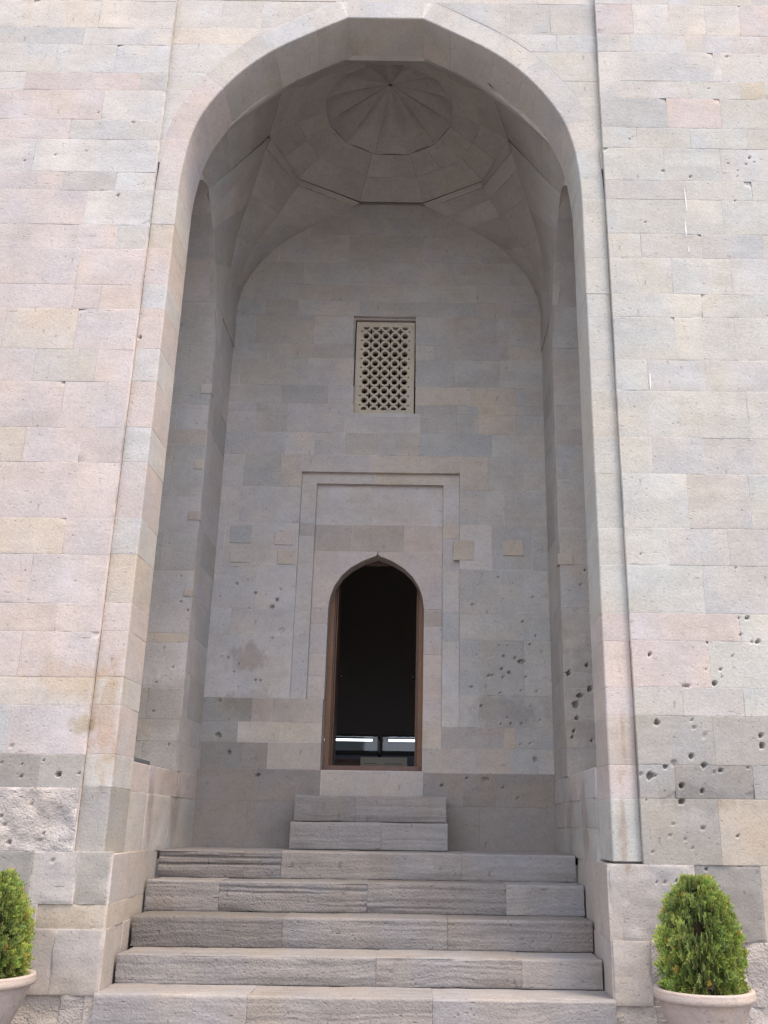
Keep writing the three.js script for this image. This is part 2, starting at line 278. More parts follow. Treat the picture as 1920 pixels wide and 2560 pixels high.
// outer ends get further blocks so that the wall goes on beyond the frame
function extended(list, side) {
  return list.map(([t, b, js, tones]) => side < 0 ? [t, b, [-330 - rr(0, 160), -110 - rr(0, 90), ...js], tones[0] + 'p' + tones] : [t, b, [...js, 2040 + rr(0, 120), 2290 + rr(0, 150)], tones.padEnd(js.length + 1, tones[tones.length - 1]) + 'wg']);
}
rows(coreL, FW, WZ, 150, extended(LROWS, -1), -4.6, XL, { pits: P_LEFT });
rows(coreR, FW, WZ, 1700, extended(RROWS, 1), XR, 4.4, { pits: P_RIGHT });
for (const [x0, y0, x1, y1] of [[1712, 470, 1716, 528], [1711, 555, 1718, 592], [1721, 618, 1723, 632], [1625, 930, 1628, 975]]) {            // runs of white lime on the wall
  const a = onZ((x0 + x1) / 2, (y0 + y1) / 2, WZ)[0], ya = rowY(y1, x0, WZ), yb = rowY(y0, x0, WZ);
  block(coreR, TONE.z, { F: FW, w: 0.014, h: yb - ya, map: (s, t) => [a + (s - 0.5) * 0.013 * (0.35 + 0.65 * Math.sin(Math.PI * t)) + 0.006 * vn(t * 3, a * 9, 1), ya + (yb - ya) * t], proud: 0.0035, depth: 0.006, r: 0.002, sp: 0.03, rough: 0.0003 }, 'lime_streak');
}
// a few more courses above the frame
for (let k = 0, y = yTopL; k < 4; k++) { const y1 = y + [0.3, 0.24, 0.3, 0.26][k]; let x = -4.6; while (x < XL - 0.01) { const x1 = Math.min(XL, x + rr(0.45, 0.8)); wallBlock(coreL, TONE['cclp'[k]], FW, x, x1 > XL - 0.25 ? XL : x1, y, y1); x = x1 > XL - 0.25 ? XL : x1; } y = y1; }
for (let k = 0, y = yTopR; k < 4; k++) { const y1 = y + [0.22, 0.3, 0.24, 0.3][k]; let x = XR; while (x < 4.39) { const x1 = Math.min(4.4, x + rr(0.45, 0.8)); wallBlock(coreR, TONE['lccw'[k]], FW, x, x1, y, y1); x = x1; } y = y1; }
// the plinth courses below the portal floor, left and right of the stairs
const BX0 = -1.91, BX1 = 1.195, YB = 1.362;
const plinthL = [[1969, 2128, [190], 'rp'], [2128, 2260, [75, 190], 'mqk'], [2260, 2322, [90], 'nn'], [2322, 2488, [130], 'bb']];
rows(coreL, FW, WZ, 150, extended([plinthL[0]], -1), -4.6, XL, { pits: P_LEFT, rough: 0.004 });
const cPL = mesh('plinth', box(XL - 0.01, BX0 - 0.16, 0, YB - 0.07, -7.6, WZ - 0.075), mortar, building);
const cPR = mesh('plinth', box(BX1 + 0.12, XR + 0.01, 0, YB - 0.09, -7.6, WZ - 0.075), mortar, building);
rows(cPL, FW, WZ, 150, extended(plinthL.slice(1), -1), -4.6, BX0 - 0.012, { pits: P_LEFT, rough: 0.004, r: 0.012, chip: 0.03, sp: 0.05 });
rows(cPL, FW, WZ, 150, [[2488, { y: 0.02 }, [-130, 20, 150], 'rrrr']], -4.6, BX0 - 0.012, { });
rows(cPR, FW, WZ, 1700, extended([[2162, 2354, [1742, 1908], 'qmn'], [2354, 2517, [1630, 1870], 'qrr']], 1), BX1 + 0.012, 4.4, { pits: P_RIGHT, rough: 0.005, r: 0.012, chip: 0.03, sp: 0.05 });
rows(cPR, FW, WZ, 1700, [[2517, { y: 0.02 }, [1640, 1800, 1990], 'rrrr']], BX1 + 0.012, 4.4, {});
const plX = (d) => BX0 - 0.07 * Math.max(0, d - 6.35) / 1.05, prX = (d) => BX1 + 0.03 * Math.max(0, d - 6.35) / 1.05;
{ // returns of the plinth beside the stairs, one block per course
  const FPL = (a, b) => [plX(a), b, -a, 1, 0, 0], FPR = (a, b) => [prX(a), b, -a, -1, 0, 0];
  const ys = [YB, rowY(2260, 150, WZ), rowY(2322, 150, WZ), rowY(2488, 150, WZ), 0.02];
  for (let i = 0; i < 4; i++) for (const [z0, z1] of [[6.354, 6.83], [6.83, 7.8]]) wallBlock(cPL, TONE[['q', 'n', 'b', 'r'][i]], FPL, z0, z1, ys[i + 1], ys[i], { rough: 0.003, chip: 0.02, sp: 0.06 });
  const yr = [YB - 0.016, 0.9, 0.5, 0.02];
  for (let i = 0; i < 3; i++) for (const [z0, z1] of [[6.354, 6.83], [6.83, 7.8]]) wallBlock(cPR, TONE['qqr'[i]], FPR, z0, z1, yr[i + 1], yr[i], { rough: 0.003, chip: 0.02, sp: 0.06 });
  // flat tops of the plinth where it stands proud of the piers
  const top = (p, x0, x1, y, m) => block(p, m, { F: (a, b) => [a, y, -b, 0, 1, 0], w: x1 - x0, h: 0.06, map: (s, t) => [x0 + (x1 - x0) * s, 6.36 + 0.06 * t], r: 0.004, depth: 0.02 }, 'ledge');
  top(cPL, XL, BX0 - 0.01, YB - 0.002, TONE.q); top(cPR, BX1 + 0.01, XR, YB - 0.018, TONE.q);
}

// ---- portal panel: piers, arch ring, spandrels
const HALF = [[1.612, YB], [1.612, 6.3]], CURVE = [[1.612, 6.3], [1.606, 6.49], [1.586, 6.69], [1.552, 6.89], [1.485, 7.10], [1.345, 7.345], [1.15, 7.585], [0.93, 7.775], [0.64, 7.955], [0.322, 8.132]];
const crv = new THREE.CatmullRomCurve3(CURVE.map(([x, y]) => new THREE.Vector3(x, y, 0)), false, 'centripetal').getSpacedPoints(40).map((p) => [p.x, p.y]);
const right = [HALF[0], ...crv];                                              // offsets from the axis, bottom to crown
const PATH = [...right.map(([x, y]) => [XC - x, y]), ...right.slice().reverse().map(([x, y]) => [XC + x, y])];
const PL = [0]; for (let i = 1; i < PATH.length; i++) PL.push(PL[i - 1] + Math.hypot(PATH[i][0] - PATH[i - 1][0], PATH[i][1] - PATH[i - 1][1]));
const LEN = PL[PL.length - 1];
const segN = (i) => { const a = PATH[i], b = PATH[i + 1], l = Math.hypot(b[0] - a[0], b[1] - a[1]); return [-(b[1] - a[1]) / l, (b[0] - a[0]) / l]; };
function pathAt(a) {
  let i = 0; while (i < PL.length - 2 && PL[i + 1] < a) i++;
  const f = Math.max(0, Math.min(1, (a - PL[i]) / (PL[i + 1] - PL[i]))), p = [PATH[i][0] + (PATH[i + 1][0] - PATH[i][0]) * f, PATH[i][1] + (PATH[i + 1][1] - PATH[i][1]) * f];
  const n = segN(i), nb = f < 0.5 ? segN(Math.max(0, i - 1)) : segN(Math.min(PATH.length - 2, i + 1)), k = Math.abs(f - 0.5);
  const dot = n[0] * nb[0] + n[1] * nb[1], mix = dot > 0.96 ? [n[0] * (1 - k) + nb[0] * k, n[1] * (1 - k) + nb[1] * k] : n, l = Math.hypot(...mix);
  for (const [q, sg] of [[LEN / 2 - 0.322, -1], [LEN / 2 + 0.322, 1]]) if (Math.abs(a - q) < 0.0025) { const h = Math.atan2(CURVE[9][1] - CURVE[8][1], CURVE[8][0] - CURVE[9][0]) / 2; return { p, n: [sg * Math.tan(h), 1] }; }
  return { p, n: [mix[0] / l, mix[1] / l] };
}
const RT = 0.205, PT = 0.186, AR = 0.012, REV = PZ - IZ;
const thick = (y) => y < 6.55 ? PT : PT + (RT - PT) * Math.min(1, (y - 6.55) / 0.3);
// b runs over the front face from the outer edge to the arris, round it and into the reveal
function ringF(a, b) {
  const { p, n } = pathAt(a), tw = thick(p[1]), arc = AR * Math.PI / 2;
  let u, zd, nu, nz;
  if (b < tw - AR) { u = b; zd = 0; nu = 0; nz = 1; if (p[1] < 6.75 && u < 0.055) { const k = 1 - u / 0.055; zd = (p[0] < XC ? 0.002 : 0.012) * k * k; nz = 0.85; nu = -0.5 * k; } }
  else if (b < tw - AR + arc) { const ph = (b - tw + AR) / AR; u = tw - AR + AR * Math.sin(ph); zd = AR * (1 - Math.cos(ph)); nu = Math.sin(ph); nz = Math.cos(ph); }
  else { u = tw; zd = AR + b - (tw - AR + arc); nu = 1; nz = 0; }
  const out = tw - u;                                                          // distance outside the opening edge
  return [p[0] + n[0] * out, p[1] + n[1] * out, PZ - zd, -n[0] * nu, -n[1] * nu, nz];
}
const panelShape = new THREE.Shape();
{
  panelShape.moveTo(XL - 0.06, 1.2); panelShape.lineTo(XL - 0.06, 10.4); panelShape.lineTo(XR + 0.06, 10.4); panelShape.lineTo(XR + 0.06, 1.2); panelShape.lineTo(XC + 1.68, 1.2);
  const pts = PATH.slice().reverse();
  for (const [x, y] of pts) { const dx = x - XC; panelShape.lineTo(XC + dx * (1 + 0.07 / 1.6), y + (y > 6.3 ? 0.07 * Math.max(0, 1 - Math.abs(dx) / 1.7) + 0.01 : 0)); }
  panelShape.lineTo(XC - 1.68, 1.2);
}
const panelGeo = new THREE.ExtrudeGeometry(panelShape, { depth: REV - 0.075, bevelEnabled: false }); panelGeo.translate(0, 0, IZ);
const panel = mesh('portal_panel', panelGeo, mortar, building);
function ringBlock(a0, a1, mat, name, o = {}) {
  const ym = pathAt((a0 + a1) / 2).p[1], tw = thick(ym), tot = tw - AR + AR * Math.PI / 2 + REV - AR, arcT = [];
  for (let k = 0; k <= 4; k++) arcT.push((tw - AR + AR * Math.PI / 2 * k / 4) / tot);
  for (const u of [0.012, 0.025, 0.04, 0.055]) arcT.push(u / tot);
  const mid = (a0 + a1) / 2;
  const pits = P_PIER.map(([x, y, r, k, d]) => [mid < LEN / 2 ? y - YB : LEN - (y - YB), thick(y) - (x - (XC - 1.612)) * -1, r, k, d]).filter((p) => mid < LEN / 2 && p[0] > a0 && p[0] < a1).map((p) => [p[0], p[1], p[2], 1, p[4]]);
  const S = []; for (let i = 0; i < PL.length; i++) if (PL[i] > a0 + 0.01 && PL[i] < a1 - 0.01 && PATH[i][1] > 6.31) S.push((PL[i] - a0) / (a1 - a0));
  return block(panel, mat, { F: ringF, w: a1 - a0, h: tot, map: (s, t) => [a0 + (a1 - a0) * s, t * (thick(pathAt(a0 + (a1 - a0) * s).p[1]) - AR + AR * Math.PI / 2 + REV - AR)], T: arcT, S, pits, sp: pits.length ? 0.012 : 0.1, uv: (a, b) => [b, a], ...o }, name);
}
// pier courses follow the flank courses
{
  const ysL = LROWS.map((r) => rowY(r[1], 380, PZ)).filter((y) => y < 6.45 && y > YB + 0.05).reverse();
  const tl = 'klplpptlplplplptlplplplpl';
  let a = 0, i = 0; for (const y of [...ysL, 6.47]) { const a1 = y - YB; if (a1 - a < 0.12) continue; ringBlock(a, a1, TONE[tl[i++] || 'p'], 'pier_block', y < 3 ? { sp: 0.02 } : {}); a = a1; }
  const aL = a;
  const ysR = RROWS.map((r) => rowY(r[1], 1550, PZ)).filter((y) => y < 6.45 && y > YB + 0.05).reverse();
  const tr = 'wpqppp';
  let b = LEN; i = 0; for (const y of [...ysR, 6.52]) { const b1 = LEN - (y - YB); if (b - b1 < 0.12) continue; ringBlock(b1, b, TONE[tr[i++] || 'w'], 'pier_block', y < 2.5 ? { sp: 0.014 } : {}); b = b1; }
  // voussoirs by the joints seen on the intrados
  const nearest = (px, py) => { const p = onZ(px, py, PZ); let best = 0, bd = 9; for (let k = 0; k < 1200; k++) { const q = LEN * k / 1200, w = pathAt(q).p, d = Math.hypot(w[0] - p[0], w[1] - p[1]); if (d < bd) { bd = d; best = q; } } return best; };
  const z1 = (x, y) => nearest(x / 1.728, y / 1.728), z2 = (x, y) => nearest(960 + x / 1.728, y / 1.728);
  const kL = LEN / 2 - 0.322, kR = LEN / 2 + 0.322;
  const joints = [aL, z1(820, 610), z1(880, 480), z1(965, 375), z1(1190, 215), z1(1365, 135), kL, kR, z2(290, 135), z2(480, 225), z2(600, 310), z2(790, 540), z2(840, 648), b];
  const vt = 'pppgllllllllwwww';
  for (let k = 0; k < joints.length - 1; k++) ringBlock(joints[k], joints[k + 1], TONE[vt[k]], 'voussoir', { sp: 0.07 });
}
// spandrels
const EXT = []; for (let k = 0; k <= 400; k++) { const q = pathAt((LEN / 2 - 0.325) * k / 400), w = thick(q.p[1]); EXT.push([q.p[1] + q.n[1] * w, XC - q.p[0] - q.n[0] * w]); }
EXT.push([8.132 + RT, 0.322 - RT * 0.27], [8.132 + RT + 0.002, 0.001]); EXT.sort((a, b) => a[0] - b[0]);
const ext = (y) => { if (y <= EXT[0][0]) return EXT[0][1]; for (let k = 0; k < EXT.length - 1; k++) if (y <= EXT[k + 1][0]) { const d = EXT[k + 1][0] - EXT[k][0], f = d > 1e-6 ? (y - EXT[k][0]) / d : 0; return EXT[k][1] + f * (EXT[k + 1][1] - EXT[k][1]); } return 0.001; };
const ringTop = 8.132 + RT;
{
  const FP = (a, b) => { let zd = 0; const k = Math.max(0, 1 - Math.min(a - XL, XR - a) / 0.055); zd = (a < XC ? 0.002 : 0.012) * k * k; return [a, b, PZ - zd, 0, 0, 1]; };
  const cove = (w, l) => (l ? [0.012, 0.025, 0.04, 0.055].map((u) => u / w) : [0.012, 0.025, 0.04, 0.055].map((u) => 1 - u / w)).filter((q) => q > 0 && q < 1);
  const L = LROWS.map((r) => [rowY(r[1], 480, PZ), rowY(r[0], 480, PZ), r[3]]).filter((r) => r[1] > 6.75).reverse(), R = RROWS.map((r) => [rowY(r[1], 1450, PZ), rowY(r[0], 1450, PZ), r[3]]).filter((r) => r[1] > 6.75).reverse();
  const tL = 'lllllclc', tR = 'wwwwwlgcc';
  const joint = (y0, y1) => (y0 + y1) / 2 > 7.85;
  L.forEach(([y0, y1], i) => {
    const yy0 = Math.max(y0, 6.62); if (y1 - yy0 < 0.03) return;
    const xr = (y) => XC - Math.min(1.795, ext(y)), w = xr((yy0 + y1) / 2) - XL;
    const cuts = w > 1.0 ? [XL + w * 0.36, XL + w * 0.68] : w > 0.55 ? [XL + w * 0.55] : [];
    const ed = [XL, ...cuts, null];
    for (let k = 0; k < ed.length - 1; k++) { const last = ed[k + 1] === null, x0 = (y) => Math.min(ed[k], xr(y) - 0.002), x1 = (y) => last ? xr(y) : Math.min(ed[k + 1], xr(y)); wallBlock(panel, TONE[tL[i] || 'c'], FP, x0, x1, yy0, y1, { S: k ? [] : cove((last ? w : cuts[0] - XL), true), sp: 0.05 }, 'spandrel_block'); }
  });
  R.forEach(([y0, y1], i) => {
    const yy0 = Math.max(y0, 6.62); if (y1 - yy0 < 0.03) return;
    const xl = (y) => XC + Math.min(1.795, ext(y)), w = XR - xl((yy0 + y1) / 2);
    const cuts = w > 1.0 ? [XR - w * 0.68, XR - w * 0.36] : w > 0.55 ? [XR - w * 0.5] : [];
    const ed = [null, ...cuts, XR];
    for (let k = 0; k < ed.length - 1; k++) { const first = ed[k] === null, x0 = (y) => first ? xl(y) : Math.max(ed[k], xl(y)), x1 = (y) => Math.max(ed[k + 1], xl(y) + 0.002); wallBlock(panel, TONE[tR[i] || 'c'], FP, x0, x1, yy0, y1, { S: k === ed.length - 2 ? cove(XR - (first ? XR - w : ed[k]), false) : [], sp: 0.05 }, 'spandrel_block'); }
  });
  const ya = Math.max(L[L.length - 1][1]), yb = R[R.length - 1][1];
  // courses above the crown
  let y = Math.max(ya, yb);
  for (const [x0, x1, yb0] of [[XL, XC, ya], [XC, XR, yb]]) if (y - yb0 > 0.02) wallBlock(panel, TONE.c, FP, x0, x1, yb0, y, {}, 'spandrel_block');
  for (let k = 0; k < 4; k++) { const y1 = y + 0.28; let x = XL; while (x < XR - 0.01) { let x1 = x + rr(0.5, 0.75); if (x1 > XR - 0.25) x1 = XR; wallBlock(panel, TONE['ccll'[k]], FP, x, x1, y, y1, {}, 'spandrel_block'); x = x1; } y = y1; }
}

// ---- niche: back wall
const WIN = [onZ(884, 914, BZ)[0], onZ(1039, 914, BZ)[0], rowY(1033, 960, BZ), rowY(796, 960, BZ)];
const R1 = -8.938, R2 = -8.98, DX = -0.43, DH = 0.462;
const OUT = { l: -1.207, r: 0.372, t: 4.92, bl: 2.667, br: 2.43 }, INN = { l: -1.056, r: 0.21, t: 4.808, bl: 2.667, br: 2.43 };
const THR = rowY(1926, 925, BZ);
// door arch profile (offset from door axis, height)
const DARC = [[0.462, THR], [0.462, 3.55], [0.447, 3.66], [0.412, 3.765], [0.345, 3.87], [0.255, 3.955], [0.14, 4.025], [0, 4.078]];
const doorX = (y) => { for (let i = 0; i < DARC.length - 1; i++) if (y >= DARC[i][1] && y <= DARC[i + 1][1]) { const f = (y - DARC[i][1]) / (DARC[i + 1][1] - DARC[i][1]); return DARC[i][0] + f * (DARC[i + 1][0] - DARC[i][0]); } return y < THR ? 0.462 : 0.001; };
function layer(z0, z1, holes) {
  const s = new THREE.Shape(); s.moveTo(-2.3, 1.2); s.lineTo(1.5, 1.2); s.lineTo(1.5, 8.9); s.lineTo(-2.3, 8.9); s.closePath();
  for (const h of holes) { const p = new THREE.Path(); h.forEach(([x, y], i) => i ? p.lineTo(x, y) : p.moveTo(x, y)); p.closePath(); s.holes.push(p); }
  const g = new THREE.ExtrudeGeometry(s, { depth: z1 - z0, bevelEnabled: false }); g.translate(0, 0, z0); return g;
}
const winHole = [[WIN[0], WIN[2]], [WIN[1], WIN[2]], [WIN[1], WIN[3]], [WIN[0], WIN[3]]];
const doorHole = [[DX - DH, THR], [DX + DH, THR], ...DARC.slice(1).map(([x, y]) => [DX + x, y]), ...DARC.slice(1, -1).reverse().map(([x, y]) => [DX - x, y])];
const rec = (q) => [[DX - DH - 0.001, THR], [DX + DH + 0.001, THR], [DX + DH + 0.001, q.br], [q.r, q.br], [q.r, q.t], [q.l, q.t], [q.l, q.bl], [DX - DH - 0.001, q.bl]];
const coreMat = stoneMat(0.47, 0.42, 0.39); coreMat.vertexColors = false;
const back = mesh('niche_wall', mergeGeometries([layer(R1 + 0.0025, BZ - 0.06, [winHole, rec(OUT)]), layer(R2 + 0.0025, R1 - 0.06, [winHole, rec(INN)]), layer(-9.17, R2 - 0.06, [winHole, doorHole]), layer(-9.62, -9.17, [winHole, [[DX - 0.52, THR], [DX + 0.52, THR], [DX + 0.52, 4.34], [DX - 0.52, 4.34]]])]), coreMat, building);
const ARCHB = [[6.3, 1.605], [6.86, 1.6], [7.2, 1.48], [7.55, 1.2], [7.77, 0.9], [7.9, 0.7], [8.04, 0.45], [8.1, 0.35]];
const archOff = (y) => { if (y <= 6.3) return NH; for (let i = 0; i < ARCHB.length - 1; i++) if (y <= ARCHB[i + 1][0]) { const f = (y - ARCHB[i][0]) / (ARCHB[i + 1][0] - ARCHB[i][0]); return ARCHB[i][1] + f * (ARCHB[i + 1][1] - ARCHB[i][1]); } return 0.35; };
const FB = planeZ(BZ);
{
  const arcL = (y) => NC - archOff(y) - 0.03, arcR = (y) => NC + archOff(y) + 0.03;
  const put = (t, b, x0, x1, c, o = {}, F = FB, z = BZ) => {
    const y1 = typeof t === 'number' ? rowY(t, 900, z) : t.y, y0 = typeof b === 'number' ? rowY(b, 900, z) : b.y, ym = typeof t === 'number' && typeof b === 'number' ? (t + b) / 2 : (typeof t === 'number' ? t : b);
    const X = (q) => typeof q === 'number' ? onZ(q, ym, z)[0] : q.x !== undefined ? q.x : q;
    wallBlock(back, TONE[c], F, X(x0), X(x1), y0, y1, { pits: P_BACK, jit: 0.05, ...o });
  };
  const full = (t, b, js, tones) => { const e = [arcL, ...js, arcR]; for (let i = 0; i < e.length - 1; i++) { const c = tones[i] || 'g'; if (c !== '.') put(t, b, e[i], e[i + 1], c); } };
  full(512, 540, [870, 1050], 'hgg'); full(540, 590, [780, 960, 1120], 'ghgg'); full(590, 655, [700, 870, 1060, 1200], 'ggghg'); full(655, 712, [760, 920, 1130], 'gghg'); full(712, 753, [640, 830, 1010, 1190], 'ghggg');
  full(753, 790, [665, 746, 900, 1180], 'ghggh'); full(790, 861, [640, 785, 884, 1039, 1130, 1240], 'ghg.ghg'); full(861, 896, [735, 884, 1039, 1085, 1270], 'gh.ghh');
  full(896, 965, [600, 770, 884, 1039, 1135, 1250], 'ggv.sgg'); full(965, 1010, [705, 820, 884, 1039, 1175, 1290], 'ghv.ttg'); full(1010, 1033, [640, 718, 884, 1039, 1142, 1197, 1290], 'vhv.hstg');
  full(1033, 1082, [640, 718, 862, 1050, 1142, 1197, 1290], 'vhvvhstg'); full(1082, 1138, [713, 785, 862, 1050, 1230], 'vvvhsg');
  // the course over the door frame
  put(1138, 1219, arcL, 610, 'v'); put(1138, 1219, 610, 702, 'g'); put(1138, 1219, 702, { x: OUT.l }, 't'); put(1138, { y: OUT.t }, { x: OUT.l }, 930, 'v'); put(1138, { y: OUT.t }, 930, { x: OUT.r }, 't');
  put(1138, 1222, { x: OUT.r }, 1220, 't'); put(1138, 1222, 1220, 1310, 'g'); put(1138, 1222, 1310, arcR, 'g');
  const Lr = [[1219, 1309, [600], 'vv'], [1309, 1420, [560], 'vv'], [1420, 1525, [640], 'vv'], [1525, 1590, [575], 'vv'], [1590, 1746, [600], 'vv']];
  for (const [t, b, js, c] of Lr) { const e = [arcL, ...js, { x: OUT.l }]; for (let i = 0; i < e.length - 1; i++) put(t, b === 1746 ? { y: OUT.bl } : b, e[i], e[i + 1], c[i]); }
  const Rr = [[1222, 1309, [1260], 'gg'], [1309, 1420, [1230, 1330], 'vgg'], [1420, 1530, [1250], 'gg'], [1530, 1597, [1200, 1310], 'ggs'], [1597, 1735, [1198, 1310], 'sdg'], [1735, 1817, [1198], 'gd']];
  for (const [t, b, js, c] of Rr) { const e = [{ x: OUT.r }, ...js, arcR]; for (let i = 0; i < e.length - 1; i++) put(t, b === 1817 ? { y: OUT.br } : b, e[i], e[i + 1], c[i]); }
  const dl = { x: DX - DH }, dr = { x: DX + DH };
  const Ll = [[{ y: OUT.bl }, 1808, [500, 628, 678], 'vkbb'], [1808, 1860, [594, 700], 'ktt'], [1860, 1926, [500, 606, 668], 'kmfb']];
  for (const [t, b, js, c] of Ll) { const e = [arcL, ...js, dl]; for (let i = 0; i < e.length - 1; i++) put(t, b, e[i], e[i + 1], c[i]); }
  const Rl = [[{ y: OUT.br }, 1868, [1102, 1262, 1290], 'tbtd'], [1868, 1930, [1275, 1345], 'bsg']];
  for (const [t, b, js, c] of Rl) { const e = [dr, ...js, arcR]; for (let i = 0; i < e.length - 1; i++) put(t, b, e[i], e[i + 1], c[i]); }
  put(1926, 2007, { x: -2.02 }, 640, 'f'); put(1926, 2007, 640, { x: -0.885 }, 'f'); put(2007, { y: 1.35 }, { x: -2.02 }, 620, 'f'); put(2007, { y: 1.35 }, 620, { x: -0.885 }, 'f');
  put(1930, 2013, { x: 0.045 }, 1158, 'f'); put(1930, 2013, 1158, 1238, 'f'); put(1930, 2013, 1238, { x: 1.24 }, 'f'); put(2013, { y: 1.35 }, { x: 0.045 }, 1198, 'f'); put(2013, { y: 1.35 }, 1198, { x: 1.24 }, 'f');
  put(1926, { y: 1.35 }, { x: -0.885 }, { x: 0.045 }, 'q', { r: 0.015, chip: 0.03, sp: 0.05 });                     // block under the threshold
  // first rebate of the door frame
  const F1 = planeZ(R1), F2 = planeZ(R2);
  const strip = (x0, x1, ys, tones) => { for (let i = 0; i < ys.length - 1; i++) wallBlock(back, TONE[tones[i]], F1, x0, x1, ys[i + 1], ys[i], {}); };
  const Y = (p) => rowY(p, 900, R1);
  strip(OUT.l, INN.l, [4.808, Y(1309), Y(1342), Y(1425), Y(1527), Y(1592), 2.667], 'vbvvvv'); strip(INN.r, OUT.r, [4.808, Y(1309), Y(1345), Y(1425), Y(1530), Y(1600), 2.43], 'vtvvsv');
  wallBlock(back, TONE.v, F1, OUT.l, -0.47, 4.808, OUT.t, {}); wallBlock(back, TONE.t, F1, -0.47, OUT.r, 4.808, OUT.t, {});
  // inner panel
  const Z = (p) => rowY(p, 940, R2), X2 = (p, y) => onZ(p, y, R2)[0];
  wallBlock(back, TONE.v, F2, INN.l, X2(930, 1260), Z(1314), INN.t); wallBlock(back, TONE.v, F2, X2(930, 1260), INN.r, Z(1314), INN.t);
  const lx = [INN.l, X2(880, 1345), X2(1009, 1345), INN.r]; for (let i = 0; i < 3; i++) wallBlock(back, TONE['bbp'[i]], F2, lx[i], lx[i + 1], Z(1379), Z(1314));
  const yS = Z(1522);
  const arcSide = (sg) => {
    const g = { F: F2, w: 0.5, h: Z(1379) - yS, sp: 0.035 };
    const top = Z(1379);
    wallBlock(back, TONE.p, F2, sg < 0 ? INN.l : (y) => DX + (y > 4.078 ? 0 : doorX(y)), sg < 0 ? (y) => DX - (y > 4.078 ? 0 : doorX(y)) : INN.r, yS, top, { sp: 0.02, gap: 0.001, r: 0.004, depth: 0.12 });
  };
  arcSide(-1); arcSide(1);
  const jl = [yS, Z(1561), Z(1635), Z(1692), INN.bl], jr = [yS, Z(1564), Z(1635), Z(1693), Z(1750), INN.br];
  for (let i = 0; i < 4; i++) wallBlock(back, TONE['pppp'[i]], F2, INN.l, DX - DH, jl[i + 1], jl[i], { depth: 0.12 });
  for (let i = 0; i < 5; i++) wallBlock(back, TONE['bpppp'[i]], F2, DX + DH, INN.r, jr[i + 1], jr[i], { depth: 0.12 });
  // small repair stones let into the wall
  for (const [x0, y0, x1, y1, c] of [[576, 1313, 630, 1357, 's'], [576, 1374, 627, 1406, 'g'], [688, 1326, 735, 1362, 'p'], [694, 1375, 739, 1411, 't'], [1134, 1352, 1185, 1400, 't'], [1258, 1352, 1308, 1389, 't']]) {
    const a = onZ((x0 + x1) / 2 - (x1 - x0) / 2, (y0 + y1) / 2, BZ), b = onZ(x1, (y0 + y1) / 2, BZ);
    if (a[0] > INN.l && b[0] < INN.r) continue;
    wallBlock(back, TONE[c], FB, a[0], b[0], rowY(y1, (x0 + x1) / 2, BZ), rowY(y0, (x0 + x1) / 2, BZ), { proud: 0.009, r: 0.008, rough: 0.002 }, 'repair_stone');
  }
}
